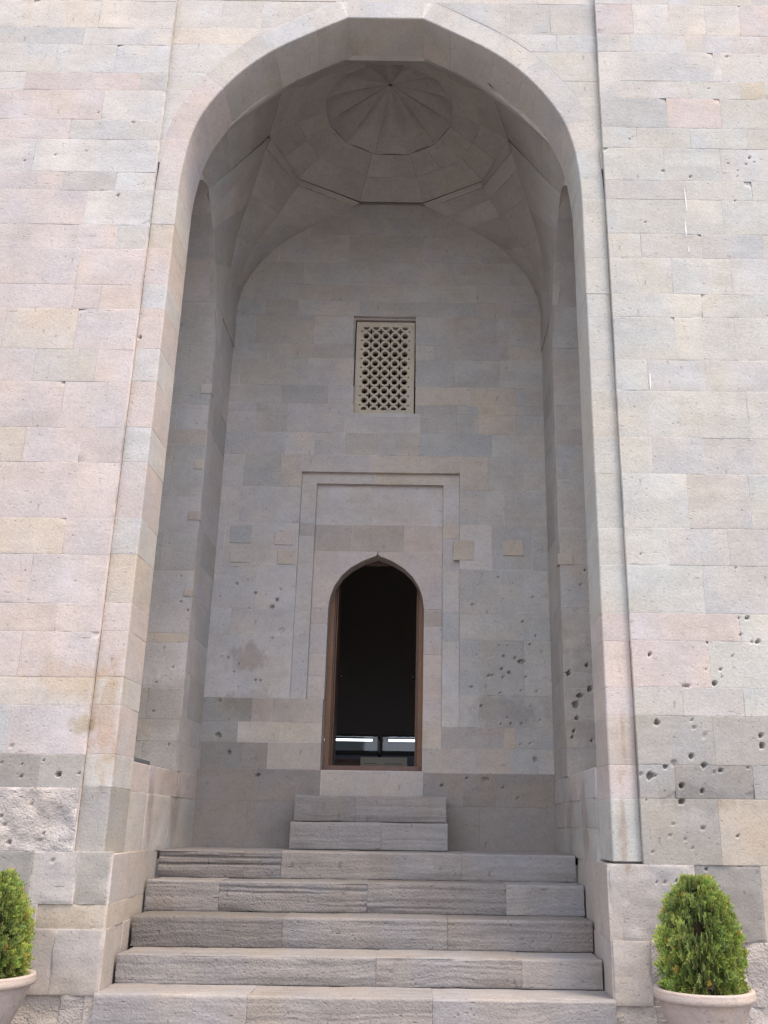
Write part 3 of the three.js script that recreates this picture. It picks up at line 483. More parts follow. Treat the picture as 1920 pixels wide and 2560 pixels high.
// ---- niche: side walls with deep blind arches; their far jambs face the camera
const YLIP = 1.962, JZ = -8.08;
const SARC = [[5.9, 8.08], [6.3, 7.98], [6.5, 7.865], [6.69, 7.72], [6.87, 7.54], [6.96, 7.43], [7.05, 7.3]];      // [height, distance] of the blind arch
const sArc = (y) => { if (y <= 5.9) return 8.08; for (let i = 0; i < SARC.length - 1; i++) if (y <= SARC[i + 1][0]) { const f = (y - SARC[i][0]) / (SARC[i + 1][0] - SARC[i][0]); return SARC[i][1] + f * (SARC[i + 1][1] - SARC[i][1]); } return 7.3; };
for (const sg of [-1, 1]) {
  const xs = NC + sg * SH, xl = sg < 0 ? -1.995 : 1.226, xo = xs + sg * 0.72, mn = Math.min, mx = Math.max;
  const wallBox = (xa, xb, ...r) => box(mn(xa, xb), mx(xa, xb), ...r);
  const core = mesh('niche_side_wall', mergeGeometries([
    wallBox(xs + sg * 0.075, xs + sg * 1.1, YLIP - 0.3, 8.9, -9.1, JZ - 0.08), wallBox(xo, xo + sg * 0.4, YLIP - 0.3, 8.9, JZ - 0.1, IZ + 0.04), wallBox(xs + sg * 0.075, xo + sg * 0.1, 7.15, 8.9, JZ - 0.1, IZ + 0.04),
    wallBox(xl + sg * 0.075, xo + sg * 0.2, 1.2, YLIP - 0.08, -9.1, PZ - 0.09)]), mortar, building);
  const F = planeX(xs, -sg), FJ = planeZ(JZ), xref = sg < 0 ? 420 : 1440;
  // narrow strip of wall between the blind arch and the back corner
  const ys = [YLIP, 2.2, 2.42, 2.78, 3.12, 3.45, 3.78, 4.1, 4.45, 4.72, 5.05, 5.42, 5.68, 5.95, 6.3];
  for (let i = 0; i < ys.length - 1; i++) {
    wallBlock(core, TONE[sg < 0 ? 'v' : 'g'], F, (y) => sArc(y), (y) => 8.28, ys[i], ys[i + 1], { jit: 0.05, sp: 0.07, r: 0.008, mort: 0.15, depth: 0.004 });
    wallBlock(core, TONE[sg < 0 ? 'vvgv'[i % 4] : 'gggd'[i % 4]], F, 8.28, 8.9, ys[i], ys[i + 1], { jit: 0.05, mort: 0.15, proud: -0.012 });
  }
  // far jamb of the blind arch
  const jr = sg < 0 ? [[912, 1010, 'g'], [1010, 1073, 'v'], [1073, 1110, 't'], [1110, 1240, 'g'], [1240, 1330, 'v'], [1330, 1425, 'd'], [1425, 1582, 'v'], [1582, 1606, 't'], [1606, 1720, 'v'], [1720, 1798, 'd'], [1798, 1853, 'd'], [1853, 1925, 'd']]
    : [[923, 1010, 'g'], [1010, 1072, 'g'], [1072, 1112, 'b'], [1112, 1200, 'g'], [1200, 1320, 'd'], [1320, 1412, 'g'], [1412, 1520, 'g'], [1520, 1680, 's'], [1680, 1720, 'g'], [1720, 1800, 'd'], [1800, 1870, 'd'], [1870, 1950, 'd']];
  const pits = sg > 0 ? pitZ([[590, 1340, .03, .03, 1.4], [555, 1430, .05, .035], [560, 1560, .026], [535, 1690, .026], [518, 1750, .024], [480, 1120, .032], [665, 1040, .025], [690, 1275, .03], [645, 100, .016], [605, 245, .02, .01], [712, 1785, .02]], 3.95, 1300, 1400, JZ) : pitZ([[520, 158, .012], [520, 412, .012], [585, 498, .014], [275, 1210, .014], [440, 1062, .014], [245, 1492, .012], [395, 1820, .014], [65, 1768, .014]], 3.95, 320, 1400, JZ);
  jr.forEach(([t, b, c], i) => {
    let y1 = rowY(t, xref, JZ), y0 = i === jr.length - 1 ? YLIP : rowY(b, xref, JZ);
    const cut = [xs + sg * 0.006, xs + sg * (i % 2 ? 0.3 : 0.42), xo];
    if (i === 0) y1 = 5.9;
    for (let k = 0; k < 2; k++) wallBlock(core, TONE[{ d: 'g', s: 'g' }[c] || c], FJ, mn(cut[k], cut[k + 1]), mx(cut[k], cut[k + 1]), y0, y1, { pits, jit: 0.05, depth: 0.02 });
  });
  const reps = sg < 0 ? [[503, 961, 530, 984, 'l'], [486, 1149, 508, 1173, 't'], [471, 1277, 501, 1300, 'b'], [460, 1472, 480, 1490, 't']] : [[1394, 1384, 1432, 1412, 't']];
  for (const [x0, y0, x1, y1, c] of reps) { const a = onZ(x0, (y0 + y1) / 2, JZ)[0], b = onZ(x1, (y0 + y1) / 2, JZ)[0]; wallBlock(core, TONE[c], FJ, mn(a, b), mx(a, b), rowY(y1, (x0 + x1) / 2, JZ), rowY(y0, (x0 + x1) / 2, JZ), { proud: 0.008, r: 0.008 }, 'repair_stone'); }
  // soffit of the blind arch
  const arcPts = [...SARC, [7.02, 7.15], [6.88, 6.95], [6.75, 6.82]].map(([y, d]) => new THREE.Vector3(0, y, -d)), arc = new THREE.CatmullRomCurve3(arcPts, false, 'centripetal');
  const FS = (a, b) => { const p = arc.getPointAt(mx(0, mn(1, b))), t = arc.getTangentAt(mx(0.001, mn(0.999, b))); return [xs + sg * a, p.y, p.z, 0, -Math.abs(t.z) , t.z === 0 ? 1 : t.y * Math.sign(t.z)].map((v, i) => i === 5 ? t.y : v); };
  const L = arc.getLength();
  for (let i = 0; i < 5; i++) block(core, TONE[sg < 0 ? 'gvgvg'[i] : 'ggdgg'[i]], { F: FS, w: 0.72, h: L / 5, map: (s, t) => [0.72 * s, (i + t) / 5], uv: (a, b) => [a, b * L], sp: 0.06 }, 'arch_stone');
  for (let i = 0; i < 8; i++) wallBlock(core, TONE.d, planeX(xo, -sg), 6.85, 8.08, YLIP + i * 0.6, YLIP + (i + 1) * 0.6, { sp: 0.2 });
  // lower, plain courses flush with the jamb, with a ledge on top
  const FL = planeX(xl, -sg), low = sg < 0 ? [1.35, 1.76, YLIP] : [1.34, 1.56, 1.76, YLIP], tt = sg < 0 ? 'gpp' : 'ggpg';
  for (let i = 0; i < low.length - 1; i++) { const cut = [6.83, sg < 0 ? 7.3 : 7.15 + 0.2 * i, 8.0 + 0.2 * (i % 2), 8.9]; for (let k = 0; k < 3; k++) wallBlock(core, TONE[rnd() < 0.3 ? 'v' : tt[i]], FL, cut[k], cut[k + 1], low[i], low[i + 1], { r: 0.01, chip: 0.03, rough: 0.003, sp: 0.05 }); }
  for (const [z0, z1] of [[6.83, 7.5], [7.5, 8.08]]) block(core, TONE.d, { F: (a, b) => [xl + sg * (0.012 + b), YLIP - 0.003, -a, 0, 1, 0], w: z1 - z0, h: 0.7, map: (s, t) => [z0 + (z1 - z0) * s, t * 0.7], depth: 0.006 }, 'ledge');
}
// ---- vault: squinches, ten-sided ring and scalloped dome
const vaultGroup = mesh('vault', mergeGeometries([box(-2.6, 2.0, 9.0, 9.3, -9.6, IZ + 0.02), box(-2.5, 1.7, 8.86, 9.0, BZ - 0.1, IZ)]), mortar, building);
{
  const RY = 8.1, v1 = [0.35, 1.02], v2 = [0.985, 0.64], v3 = [1.2, 0];
  const poly = (pts) => { const c = new THREE.CatmullRomCurve3(pts.map((p) => new THREE.Vector3(...p)), false, 'centripetal'); return (t) => { const p = c.getPoint(Math.max(0, Math.min(1, t))); return [p.x, p.y, p.z]; }; };
  // all in coordinates (offset from axis, height, distance towards the back from the centre of the chamber)
  const zb = ZC - BZ;                                                     // half depth
  const B = poly([...ARCHB.map(([y, x]) => [x, y, zb]).slice(0, -1), [v1[0], RY, v1[1]]]);
  const M = poly([[1.605, 6.3, 0.76], [1.61, 6.67, 0.59], [1.545, 7.18, 0.44], [1.385, 7.61, 0.24], [1.27, 7.91, 0.09], [v3[0], RY, 0]]);
  const Sd = poly(SARC.slice(1).map(([y, d]) => [SH, y, d + ZC]));
  const pw = (a, b, c, s) => s < 0.6 ? lerp(a, b, s / 0.6) : lerp(b, c, (s - 0.6) / 0.4);
  const front = (s, t) => lerp(pw([SH, 7.05, 7.3 + ZC], [SH, 7.0, -zb - 0.03], [0.8, 7.98, -zb - 0.03], s), pw([v3[0], RY + 0.03, 0], [v2[0], RY + 0.03, -v2[1]], [v1[0], RY + 0.03, -v1[1]], s), t);
  const lerp = (p, q, f) => [p[0] + (q[0] - p[0]) * f, p[1] + (q[1] - p[1]) * f, p[2] + (q[2] - p[2]) * f];
  const mid = lerp([v1[0], RY, v1[1]], [v3[0], RY, v3[1]], 0.45), bul = [v2[0] - mid[0], 0, v2[1] - mid[2]];
  const surfA = (s, t) => { const p = lerp(B(t), M(t), s), k = (s < 0.45 ? s / 0.45 : (1 - s) / 0.55) * Math.pow(t, 2.2); return [p[0] + bul[0] * k, p[1], p[2] + bul[2] * k]; };
  const surfB = (s, t) => lerp(M(t), Sd(t), s);
  const cen = [0, 7.0, 0];
  const wrap = (surf, sx, sz) => (a, b) => {
    const h = 0.004, p = surf(a, b), q = surf(Math.min(1, a + h), b), q0 = surf(Math.max(0, a - h), b), r = surf(a, Math.min(1, b + h)), r0 = surf(a, Math.max(0, b - h));
    const u = [q[0] - q0[0], q[1] - q0[1], q[2] - q0[2]], v = [r[0] - r0[0], r[1] - r0[1], r[2] - r0[2]];
    let n = [u[1] * v[2] - u[2] * v[1], u[2] * v[0] - u[0] * v[2], u[0] * v[1] - u[1] * v[0]]; const l = Math.hypot(...n) || 1; n = n.map((e) => e / l);
    if ((cen[0] - p[0]) * n[0] + (cen[1] - p[1]) * n[1] + (cen[2] - p[2]) * n[2] < 0) n = n.map((e) => -e);
    return [NC + sx * p[0], p[1], ZC - sz * p[2], sx * n[0], n[1], -sz * n[2]];
  };
  const patch = (surf, sx, sz, s0, s1, t0, t1, c, o = {}) => {
    const d = (p, q) => Math.hypot(p[0] - q[0], p[1] - q[1], p[2] - q[2]), sm2 = (s0 + s1) / 2, tm = (t0 + t1) / 2;
    const w = Math.max(0.05, d(surf(s0, tm), surf(s1, tm))), h = Math.max(0.05, d(surf(sm2, t0), surf(sm2, t1)));
    block(vaultGroup, TONE[c], { F: wrap(surf, sx, sz), w, h, map: (s, t) => [s0 + (s1 - s0) * s, t0 + (t1 - t0) * t], uv: (a, b) => [(a - s0) / (s1 - s0) * w, (b - t0) / (t1 - t0) * h], sp: 0.09, depth: 0.06, gap: 0.0006, r: 0.007, jit: 0.05, mort: 0.1, ...o }, 'vault_stone');
  };
  for (const sx of [-1, 1]) {
    const ts = [0, 0.22, 0.42, 0.6, 0.76, 0.9], tn = ['g', 'e', 'g', 'e', 'g'];
    for (let i = 0; i < 5; i++) {
      patch(surfA, sx, 1, 0, 0.45, ts[i], ts[i + 1], tn[(i + 1) % 5]); patch(surfA, sx, 1, 0.45, 1, ts[i], ts[i + 1], tn[i]);
    }
    patch(surfA, sx, 1, 0, 0.45, 0.9, 1, 'g', { proud: 0.014 }); patch(surfA, sx, 1, 0.45, 1, 0.9, 1, 'g', { proud: 0.014 });
    const tb = [0, 0.3, 0.55, 0.78, 1];
    for (let i = 0; i < 4; i++) patch(surfB, sx, 1, 0, 1, tb[i], tb[i + 1], 'gege'[i]);
    for (let i = 0; i < 3; i++) patch(front, sx, 1, 0, 0.6, i / 3, (i + 1) / 3, 'ege'[i]);
    patch(front, sx, 1, 0.6, 1, 0, 1, 'g');
  }
  // dome: ring edge -> inner ring -> crown
  const ringV = [], inV = [];
  const rv = [[v1[0], v1[1]], [v2[0], v2[1]], [v3[0], 0], [v2[0], -v2[1]], [v1[0], -v1[1]], [-v1[0], -v1[1]], [-v2[0], -v2[1]], [-v3[0], 0], [-v2[0], v2[1]], [-v1[0], v1[1]]];
  const nIn = 12, inP = (k) => { const a = (k + 0.5) / nIn * Math.PI * 2 ; return [0.66 * Math.sin(a), 0.66 * Math.cos(a)]; };
  const IY = 8.43, AY = 8.78;
  const atRing = (f) => { const q = ((f % 1) + 1) % 1 * 10, i = Math.floor(q), g = q - i, a = rv[(i + 9) % 10], b = rv[i % 10]; return [a[0] + (b[0] - a[0]) * g, a[1] + (b[1] - a[1]) * g]; };
  const atIn = (f) => { const a = (f - 0.05) * Math.PI * 2; const th = a, q = th / (Math.PI * 2) * nIn - 0.5, i = Math.floor(q), g = q - i, p0 = inP(i), p1 = inP(i + 1); return [p0[0] + (p1[0] - p0[0]) * g, p0[1] + (p1[1] - p0[1]) * g]; };
  const domeA = (f, t) => { const p = atRing(f), q = atIn(f), k = t; return [p[0] + (q[0] - p[0]) * k, RY + 0.012 + (IY - RY - 0.012) * Math.pow(k, 0.85), p[1] + (q[1] - p[1]) * k]; };
  for (let i = 0; i < 10; i++) for (let j = 0; j < 2; j++) { const h = j ? 0.5 : 0; for (let k = 0; k < 2; k++) patch(domeA, 1, 1, (i + k * 0.5 + 0.0001) / 10, (i + k * 0.5 + 0.4999) / 10, j * 0.5, j * 0.5 + 0.5, 'ggegggeggg'[(i * 2 + j + k) % 10]); }
  const NF = 12, fan = (f, t) => {
    const a = f * Math.PI * 2, ph = f * NF - 0.5, fr = ph - Math.floor(ph), sc = Math.sin(Math.PI * fr), R = 0.665 * (1 - t) * (1 - 0.034 * (1 - 4 * (fr - 0.5) ** 2) * 1);
    return [R * Math.sin(a), IY + 0.003 + (AY - IY) * Math.pow(t, 0.8) + 0.11 * sc * (1 - t) * Math.min(1, t * 3) + 0.02 * sc * (1 - t), R * Math.cos(a)];
  };
  for (let i = 0; i < NF; i++) patch(fan, 1, 1, (i + 0.501) / NF, (i + 1.499) / NF, 0.0, 0.97, 'gggeggggeggg'[i], { sp: 0.04, jit: 0.09 });
}
// ---- lattice window
{
  const latMat = stoneMat(0.60, 0.52, 0.41, TX, 0.004); latMat.vertexColors = false;
  const w = WIN[1] - WIN[0], h = WIN[3] - WIN[2], x0 = WIN[0] + 0.012, y0 = WIN[2] + 0.01, W = w - 0.024, H = h - 0.02;
  const win = new THREE.Group(); win.name = 'lattice_window'; building.add(win);
  const fx = 0.068, fyB = 0.055, fyT = 0.06, cols = 5, cw = (W - 2 * fx) / (cols - 0.0 + 0.0 - 0.28), ch = (H - fyB - fyT) / 9;
  const gx0 = fx + (W - 2 * fx - cw * 4) / 2, gy0 = fyB + ch * 0.5;
  const star = (cx, cy, r, clip) => { const p = []; for (let k = 0; k < 16; k++) { const a = k / 16 * Math.PI * 2 + Math.PI / 2, q = k % 2 ? r * 0.76 : r; p.push([cx + q * Math.cos(a), cy + q * Math.sin(a)]); } return clip ? p.map(([x, y]) => [x, clip[0] > 0 ? Math.max(y, clip[1]) : Math.min(y, clip[1])]).filter((q, i, arr) => i === 0 || Math.hypot(q[0] - arr[i - 1][0], q[1] - arr[i - 1][1]) > 1e-4) : p; };
  const cross = (cx, cy, r) => { const p = [], q = r * 0.26, e = r * 0.5; for (let k = 0; k < 4; k++) { const c = Math.cos(k * Math.PI / 2), s = Math.sin(k * Math.PI / 2); for (const [u, v] of [[q, -q], [e, -q * 1.25], [r, 0], [e, q * 1.25]]) p.push([cx + u * c - v * s, cy + u * s + v * c]); } return p; };
  const dot = (cx, cy, r) => [[cx - r, cy], [cx, cy - r * 0.7], [cx + r, cy], [cx, cy + r * 0.7]];
  const ySplit = gy0 + ch * 4;                                                    // joint between the two slabs runs through a row of crosses
  const rowsHoles = [];
  const slab = (ya, yb) => {
    const s = new THREE.Shape(); s.moveTo(0, ya); s.lineTo(W, ya); s.lineTo(W, yb); s.lineTo(0, yb); s.closePath();
    const add = (p) => { const ys = p.map((q) => q[1]); if (Math.min(...ys) < ya + 0.004 || Math.max(...ys) > yb - 0.004) return; const path = new THREE.Path(); p.forEach(([x, y], i) => i ? path.lineTo(x, y) : path.moveTo(x, y)); path.closePath(); s.holes.push(path); };
    for (let r = -1; r < 9; r++) {
      const cy = gy0 + ch * (r + 0.5) ;
      if (r >= 0 && r < 8) for (let c = 0; c < cols; c++) add(star(gx0 + c * cw, cy, 0.0345));
      if (r === -1) for (let c = 0; c < cols; c++) add(star(gx0 + c * cw, cy + ch * 0.02, 0.0345, [1, fyB]));
      if (r === 8) for (let c = 0; c < cols; c++) add(star(gx0 + c * cw, cy - ch * 0.02, 0.0345, [-1, H - fyT]));
      if (r < 8 && r >= -1) { const yy = cy + ch * 0.5; for (let c = 0; c < cols - 1; c++) add(cross(gx0 + (c + 0.5) * cw, yy, 0.037)); add(dot(gx0 - cw * 0.43, yy, 0.012)); add(dot(gx0 + cw * 4.43, yy, 0.012)); }
    }
    const g = new THREE.ExtrudeGeometry(s, { depth: 0.05, bevelEnabled: true, bevelThickness: 0.004, bevelSize: 0.003, bevelOffset: -0.003, bevelSegments: 1 });
    g.translate(x0, y0, BZ - 0.115); return g;
  };
  const yJ = gy0 + ch * 4.5 - ch * 0.0;
  mesh('lattice_slab', slab(0, H), latMat, win);
  const sill = block(win, TONE.l, { F: planeZ(BZ), w: w + 0.03, h: 0.045, map: (s, t) => [WIN[0] - 0.015 + (w + 0.03) * s, WIN[2] - 0.047 + 0.045 * t], proud: 0.006, rough: 0.004, chip: 0.02, r: 0.01, sp: 0.03 }, 'sill');
}
// ---- door
const wood = (r, g, b) => new THREE.MeshStandardMaterial({ color: new THREE.Color().setRGB(r, g, b), map: TB.map, bumpMap: TB.bump, bumpScale: 0.002, roughness: 0.6 });
const woodLight = wood(0.29, 0.145, 0.07), woodDark = wood(0.13, 0.07, 0.05), iron = new THREE.MeshStandardMaterial({ color: 0x3a3836, roughness: 0.5, metalness: 0.8 });
{
  const door = new THREE.Group(); door.name = 'door'; building.add(door);
  const woodBox = (n, x0, x1, y0, y1, z0, z1, m, p = door) => { const g = box(x0, x1, y0, y1, z0, z1), pos = g.attributes.position, uv = g.attributes.uv; for (let i = 0; i < uv.count; i++) uv.setXY(i, pos.getY(i), pos.getX(i) + pos.getZ(i)); return mesh(n, g, m, p); };
  const top = 4.33, z0 = -9.26, z1 = -9.18;
  woodBox('frame_post', DX - DH, DX - DH + 0.045, THR + 0.05, top, z0, z1, woodLight); woodBox('frame_post', DX + DH - 0.045, DX + DH, THR + 0.05, top, z0, z1, woodLight);
  woodBox('frame_bead', DX - DH + 0.0455, DX - DH + 0.062, THR + 0.05, top - 0.05, z0 + 0.01, z1 - 0.02, woodDark); woodBox('frame_bead', DX + DH - 0.062, DX + DH - 0.0455, THR + 0.05, top - 0.05, z0 + 0.01, z1 - 0.02, woodDark);
  woodBox('frame_head', DX - DH + 0.045, DX + DH - 0.045, top - 0.07, top, z0, z1, woodDark);
  woodBox('head_board', DX - DH + 0.046, DX + DH - 0.046, 4.035, top - 0.071, z0 + 0.03, z1 - 0.03, woodDark);
  woodBox('threshold', DX - DH, DX + DH, THR, THR + 0.05, z0 - 0.02, z1 + 0.1, wood(0.2, 0.105, 0.08));
  for (const sg of [-1, 1]) {                                             // leaves folded back into the room
    const xo = DX + sg * (DH - 0.02), xi = xo - sg * 0.045, lo = Math.min(xo, xi), hi = Math.max(xo, xi);
    const leaf = woodBox('door_leaf', lo, hi, THR + 0.055, 4.02, -9.72, -9.27, woodDark);
    woodBox('edge_strip', sg < 0 ? hi : lo - 0.006, sg < 0 ? hi + 0.006 : lo, THR + 0.056, 4.0, -9.33, -9.275, woodLight, leaf);
    const k = new THREE.SphereGeometry(0.022, 12, 8); k.translate(sg < 0 ? hi + 0.03 : lo - 0.03, THR + 0.95, -9.62); mesh('handle', k, iron, leaf);
    for (const yy of [THR + 0.4, THR + 1.5]) { const g = new THREE.CylinderGeometry(0.009, 0.009, 0.09, 8); g.translate(DX + sg * (DH - 0.055), yy, -9.262); mesh('hinge', g, iron, leaf); }
  }
}
// ---- the dark room behind the door
const roomMat = new THREE.MeshStandardMaterial({ color: new THREE.Color().setRGB(0.30, 0.26, 0.23), roughness: 0.95 });
const RF = THR + 0.04;
{
  const rg = new THREE.Group(); rg.name = 'room'; building.add(rg);
  mesh('room_floor', box(-4, 3.2, RF - 0.3, RF, -13.4, -9.6), roomMat, rg); mesh('room_ceiling', box(-4, 3.2, 7.6, 7.9, -13.4, -9.6), roomMat, rg);
  mesh('room_wall', box(-4.3, -4, RF - 0.3, 7.9, -13.4, -9.5), roomMat, rg); mesh('room_wall', box(3.2, 3.5, RF - 0.3, 7.9, -13.4, -9.5), roomMat, rg); mesh('room_wall', box(-4.3, 3.5, RF - 0.3, 7.9, -13.7, -13.4), roomMat, rg);
  mesh('room_wall', box(-4.3, -2.3, RF - 0.3, 7.9, -9.62, -9.4), roomMat, rg); mesh('room_wall', box(1.5, 3.5, RF - 0.3, 7.9, -9.62, -9.4), roomMat, rg);
}
building.traverse((m) => { if (m.isMesh) m.castShadow = m.receiveShadow = true; });

// ------------------------------------------------------------------ things inside the room
{
  const caseMat = new THREE.MeshStandardMaterial({ color: new THREE.Color().setRGB(0.16, 0.165, 0.2), roughness: 0.7 }), black = new THREE.MeshStandardMaterial({ color: 0x0c0c0e, roughness: 0.6 });
  const tubeMat = new THREE.MeshStandardMaterial({ color: 0xffffff, emissive: 0xe6f6ff, emissiveIntensity: 1.6 });
  const glass = new THREE.MeshPhysicalMaterial({ color: 0xffffff, transmission: 1, thickness: 0, roughness: 0.05, ior: 1.45 });
  const Z = -12, pt = (px, py, z = Z) => onZ(px, py, z);
  const mk = (name, label, xa, xb) => {
    const g = thing(name, label, 'display case', 'lit display cases'); const yS = pt(930, 1877)[1], yT = pt(930, 1839)[1];
    mesh('cabinet', box(xa, xb, RF, yS - 0.05, Z - 0.5, Z), caseMat, g); mesh('shelf', box(xa, xb, yS - 0.05, yS, Z - 0.5, Z + 0.02), black, g);
    mesh('top_rail', box(xa, xb, yT - 0.012, yT + 0.012, Z - 0.5, Z + 0.02), black, g); mesh('back_panel', box(xa, xb, yS, yT - 0.012, Z - 0.5, Z - 0.48), new THREE.MeshStandardMaterial({ color: new THREE.Color().setRGB(0.16, 0.18, 0.185), roughness: 0.8 }), g);
    mesh('glass_front', box(xa + 0.01, xb - 0.01, yS, yT - 0.012, Z, Z + 0.004), glass, g);
    const ty = pt(880, 1848)[1], xc = (xa + xb) / 2, len = (xb - xa) - 0.16, t = new THREE.CylinderGeometry(0.012, 0.012, len, 12); t.rotateZ(Math.PI / 2); t.translate(xc, ty, Z - 0.1); mesh('lamp_tube', t, tubeMat, g);
    const L = new THREE.RectAreaLight(0xe6f6ff, 0.5, len, 0.03); L.position.set(xc, ty - 0.022, Z - 0.1); L.lookAt(xc, ty - 1, Z - 0.12); g.add(L);
    return g;
  };
  const a = pt(780, 1850)[0], b = pt(946, 1850)[0], c = pt(955, 1850)[0], d = pt(1110, 1850)[0];
  mk('display_case', 'low glass display case with a glowing white tube, behind the brown chest', a - 0.3, b); mk('display_case', 'low glass display case with a glowing white tube, behind the beige board only', c, d + 0.3);
  const bx = thing('notice_board', 'beige board with faint dark lettering standing low inside the doorway', 'board'), zb = -11.2, p0 = pt(901, 1905, zb), p1 = pt(1018, 1894, zb);
  const cv = document.createElement('canvas'); cv.width = 256; cv.height = 128; const cx = cv.getContext('2d'); cx.fillStyle = '#b5ae9c'; cx.fillRect(0, 0, 256, 128); cx.strokeStyle = '#2c2a28'; cx.lineWidth = 3;
  for (const [x, w2] of [[20, 70], [128, 100]]) { cx.beginPath(); cx.moveTo(x, 44); cx.lineTo(x + w2, 44); cx.stroke(); for (let k = 0; k < w2 / 14; k++) { cx.beginPath(); cx.moveTo(x + 8 + k * 13, 76); cx.lineTo(x + 12 + k * 13 + rr(-3, 3), 60); cx.lineTo(x + 16 + k * 13, 74); cx.stroke(); } }
  const ct = new THREE.CanvasTexture(cv); ct.colorSpace = THREE.SRGBColorSpace;
  mesh('panel', box(p0[0], p1[0], RF + 0.02, p1[1], zb - 0.02, zb), new THREE.MeshStandardMaterial({ map: ct, roughness: 0.8 }), bx);
  mesh('foot', box(p0[0] + 0.05, p1[0] - 0.05, RF, RF + 0.02, zb - 0.12, zb + 0.08), black, bx);
  const dk = thing('low_chest', 'dark brown low chest standing inside the doorway beside the beige board', 'chest'), q0 = pt(790, 1905, zb), q1 = pt(899, 1898, zb);
  mesh('chest_body', box(q0[0], q1[0], RF, q1[1] - 0.03, zb - 0.35, zb), woodDark, dk); mesh('lid', box(q0[0] - 0.01, q1[0] + 0.005, q1[1] - 0.029, q1[1], zb - 0.36, zb + 0.012), woodDark, dk);
}

// ------------------------------------------------------------------ stairs
const SX0 = -1.902, SX1 = 1.192;
function stepProfile(yb, yt, zf, dep) {                                     // up the riser, round the nose, back over the tread
  const R = 0.018, h = yt - yb, arc = R * Math.PI / 2;
  const tot = h - R + arc + dep - R;
  return { tot, T: [0, 1, 2, 3, 4].map((k) => (h - R + arc * k / 4) / tot), F: (a, b) => { if (b < h - R) return [a, yb + b, zf, 0, 0, 1]; if (b < h - R + arc) { const p = (b - h + R) / R; return [a, yt - R + R * Math.sin(p), zf - R + R * Math.cos(p), 0, Math.sin(p), Math.cos(p)]; } return [a, yt, zf - R - (b - h + R - arc), 0, 1, 0]; } };
}
function stepSlab(parent, x0, x1, yb, yt, zf, dep, mat, wear, undercut = 0) {
  const p = stepProfile(yb, yt, zf, dep), h = yt - yb;
  return block(parent, mat, {
    F: p.F, w: x1 - x0, h: p.tot, map: (s, t) => [x0 + (x1 - x0) * s, t * p.tot], T: p.T, spS: 0.03, spT: 0.006, gap: 0.0007, r: 0.008, depth: 0.06, chip: 0.025, rough: 0.0022, jit: 0.03, mort: 0.05,
    disp: (a, b, s, t, sd) => {
      let d = 0;
      if (b < h - 0.01) {
        const yy = b + 0.012 * vn(a * 1.7, 0, sd) + 0.004 * vn(a * 7, 3, sd);
        const g1 = vn(a * 0.9, yy * 62, sd), g2 = vn(a * 2.2, yy * 120, sd + 9);
        const g3 = vn(a * 0.5, yy * 34, sd + 2);
        d -= wear * (0.028 * Math.max(0, g1 - 0.05) + 0.010 * Math.max(0, g2) + 0.016 * Math.max(0, g3 - 0.2)) * (0.6 + 0.4 * vn(a * 1.1, yy * 6, sd + 4)) + 0.003 * Math.max(0, vn(a * 8, b * 8, sd));
        if (undercut && b < 0.05) { const u = vn(a * 2.1, 1, sd) + 0.25; if (u > 0) d -= undercut * u * (1 - b / 0.05); }
      } else {
        const k = vn(a * 3.1, 0.5, sd + 7); if (k > 0.45 && b < h + 0.05) d -= 0.02 * (k - 0.45) * 2;       // knocked nosing
        d -= 0.004 * Math.max(0, vn(a * 1.3, b * 3, sd + 3));
      }
      return d;
    },
  }, 'stone_slab');
}
const stairs = thing('stone_staircase', 'wide worn stone steps between the plinths leading up to the portal niche', 'staircase');
{
  const tops = [0.205, 0.394, 0.584, 0.759, 0.954, 1.164, 1.362], zf = [-5.54, -5.91, -6.28, -6.65, -7.02, -7.39, -7.76];
  const joints = [[500, 1200], [760], [616, 1081], [940, 1305], [705, 1119], [546, 917, 1265], [703, 1155]];
  const yPx = [2700, 2620, 2530, 2430, 2340, 2245, 2165];
  const mats = ['aab', 'ca', 'cac', 'aac', 'dbb', 'abbc', 'bac'], wear = [[.1, .1, .1], [.1, .1], [.1, .12, .06], [.14, .2, .08], [.2, .12, .28], [.25, .8, .75, .1], [1.1, .08, .1]], und = [0, 0, 0, 0.01, 0.012, 0.035, 0.01];
  for (let i = 0; i < 7; i++) {
    const yb = i ? tops[i - 1] : 0.0, dep = i === 6 ? 1.13 : 0.40, xs = [i < 3 ? -1.915 : i === 6 ? -1.985 : plX(-zf[i]) + 0.022, ...joints[i].map((p) => onZ(p, yPx[i], zf[i])[0]), i < 3 ? 1.2 : i === 6 ? 1.218 : prX(-zf[i]) - 0.012];
    const st = mesh('step', box(xs[0] + (i > 4 ? -0.08 : 0.02), xs[xs.length - 1] - (i > 4 ? -0.08 : 0.02), i > 4 ? 0.5 : Math.max(0.002, yb - 0.02), tops[i] - 0.075, zf[i] - dep + 0.02, zf[i] - 0.085), mortar, stairs);
    for (let k = 0; k < xs.length - 1; k++) stepSlab(st, xs[k], xs[k + 1], yb + 0.003, tops[i], zf[i], i === 6 ? 0.42 : dep, STEP[mats[i][k]], wear[i][k], und[i] * (i === 5 && (k === 0 || k === 3) ? 0.15 : 1));
    if (i === 6) { // floor of the niche behind the top step
      const fl = [[-1.99, -0.9, 8.17, 8.9], [-0.9, 0.2, 8.17, 8.9], [0.2, 1.22, 8.17, 8.9]];
      for (const [a0, a1, b0, b1] of fl) block(st, STEP.c, { F: (a, b) => [a, tops[6] - 0.002, -b, 0, 1, 0], w: a1 - a0, h: b1 - b0, map: (s, t) => [a0 + (a1 - a0) * s, b0 + (b1 - b0) * t] }, 'floor_slab');
    }
  }
}
const doorSteps = thing('door_steps', 'two short stone steps standing in the niche below the dark doorway', 'steps');
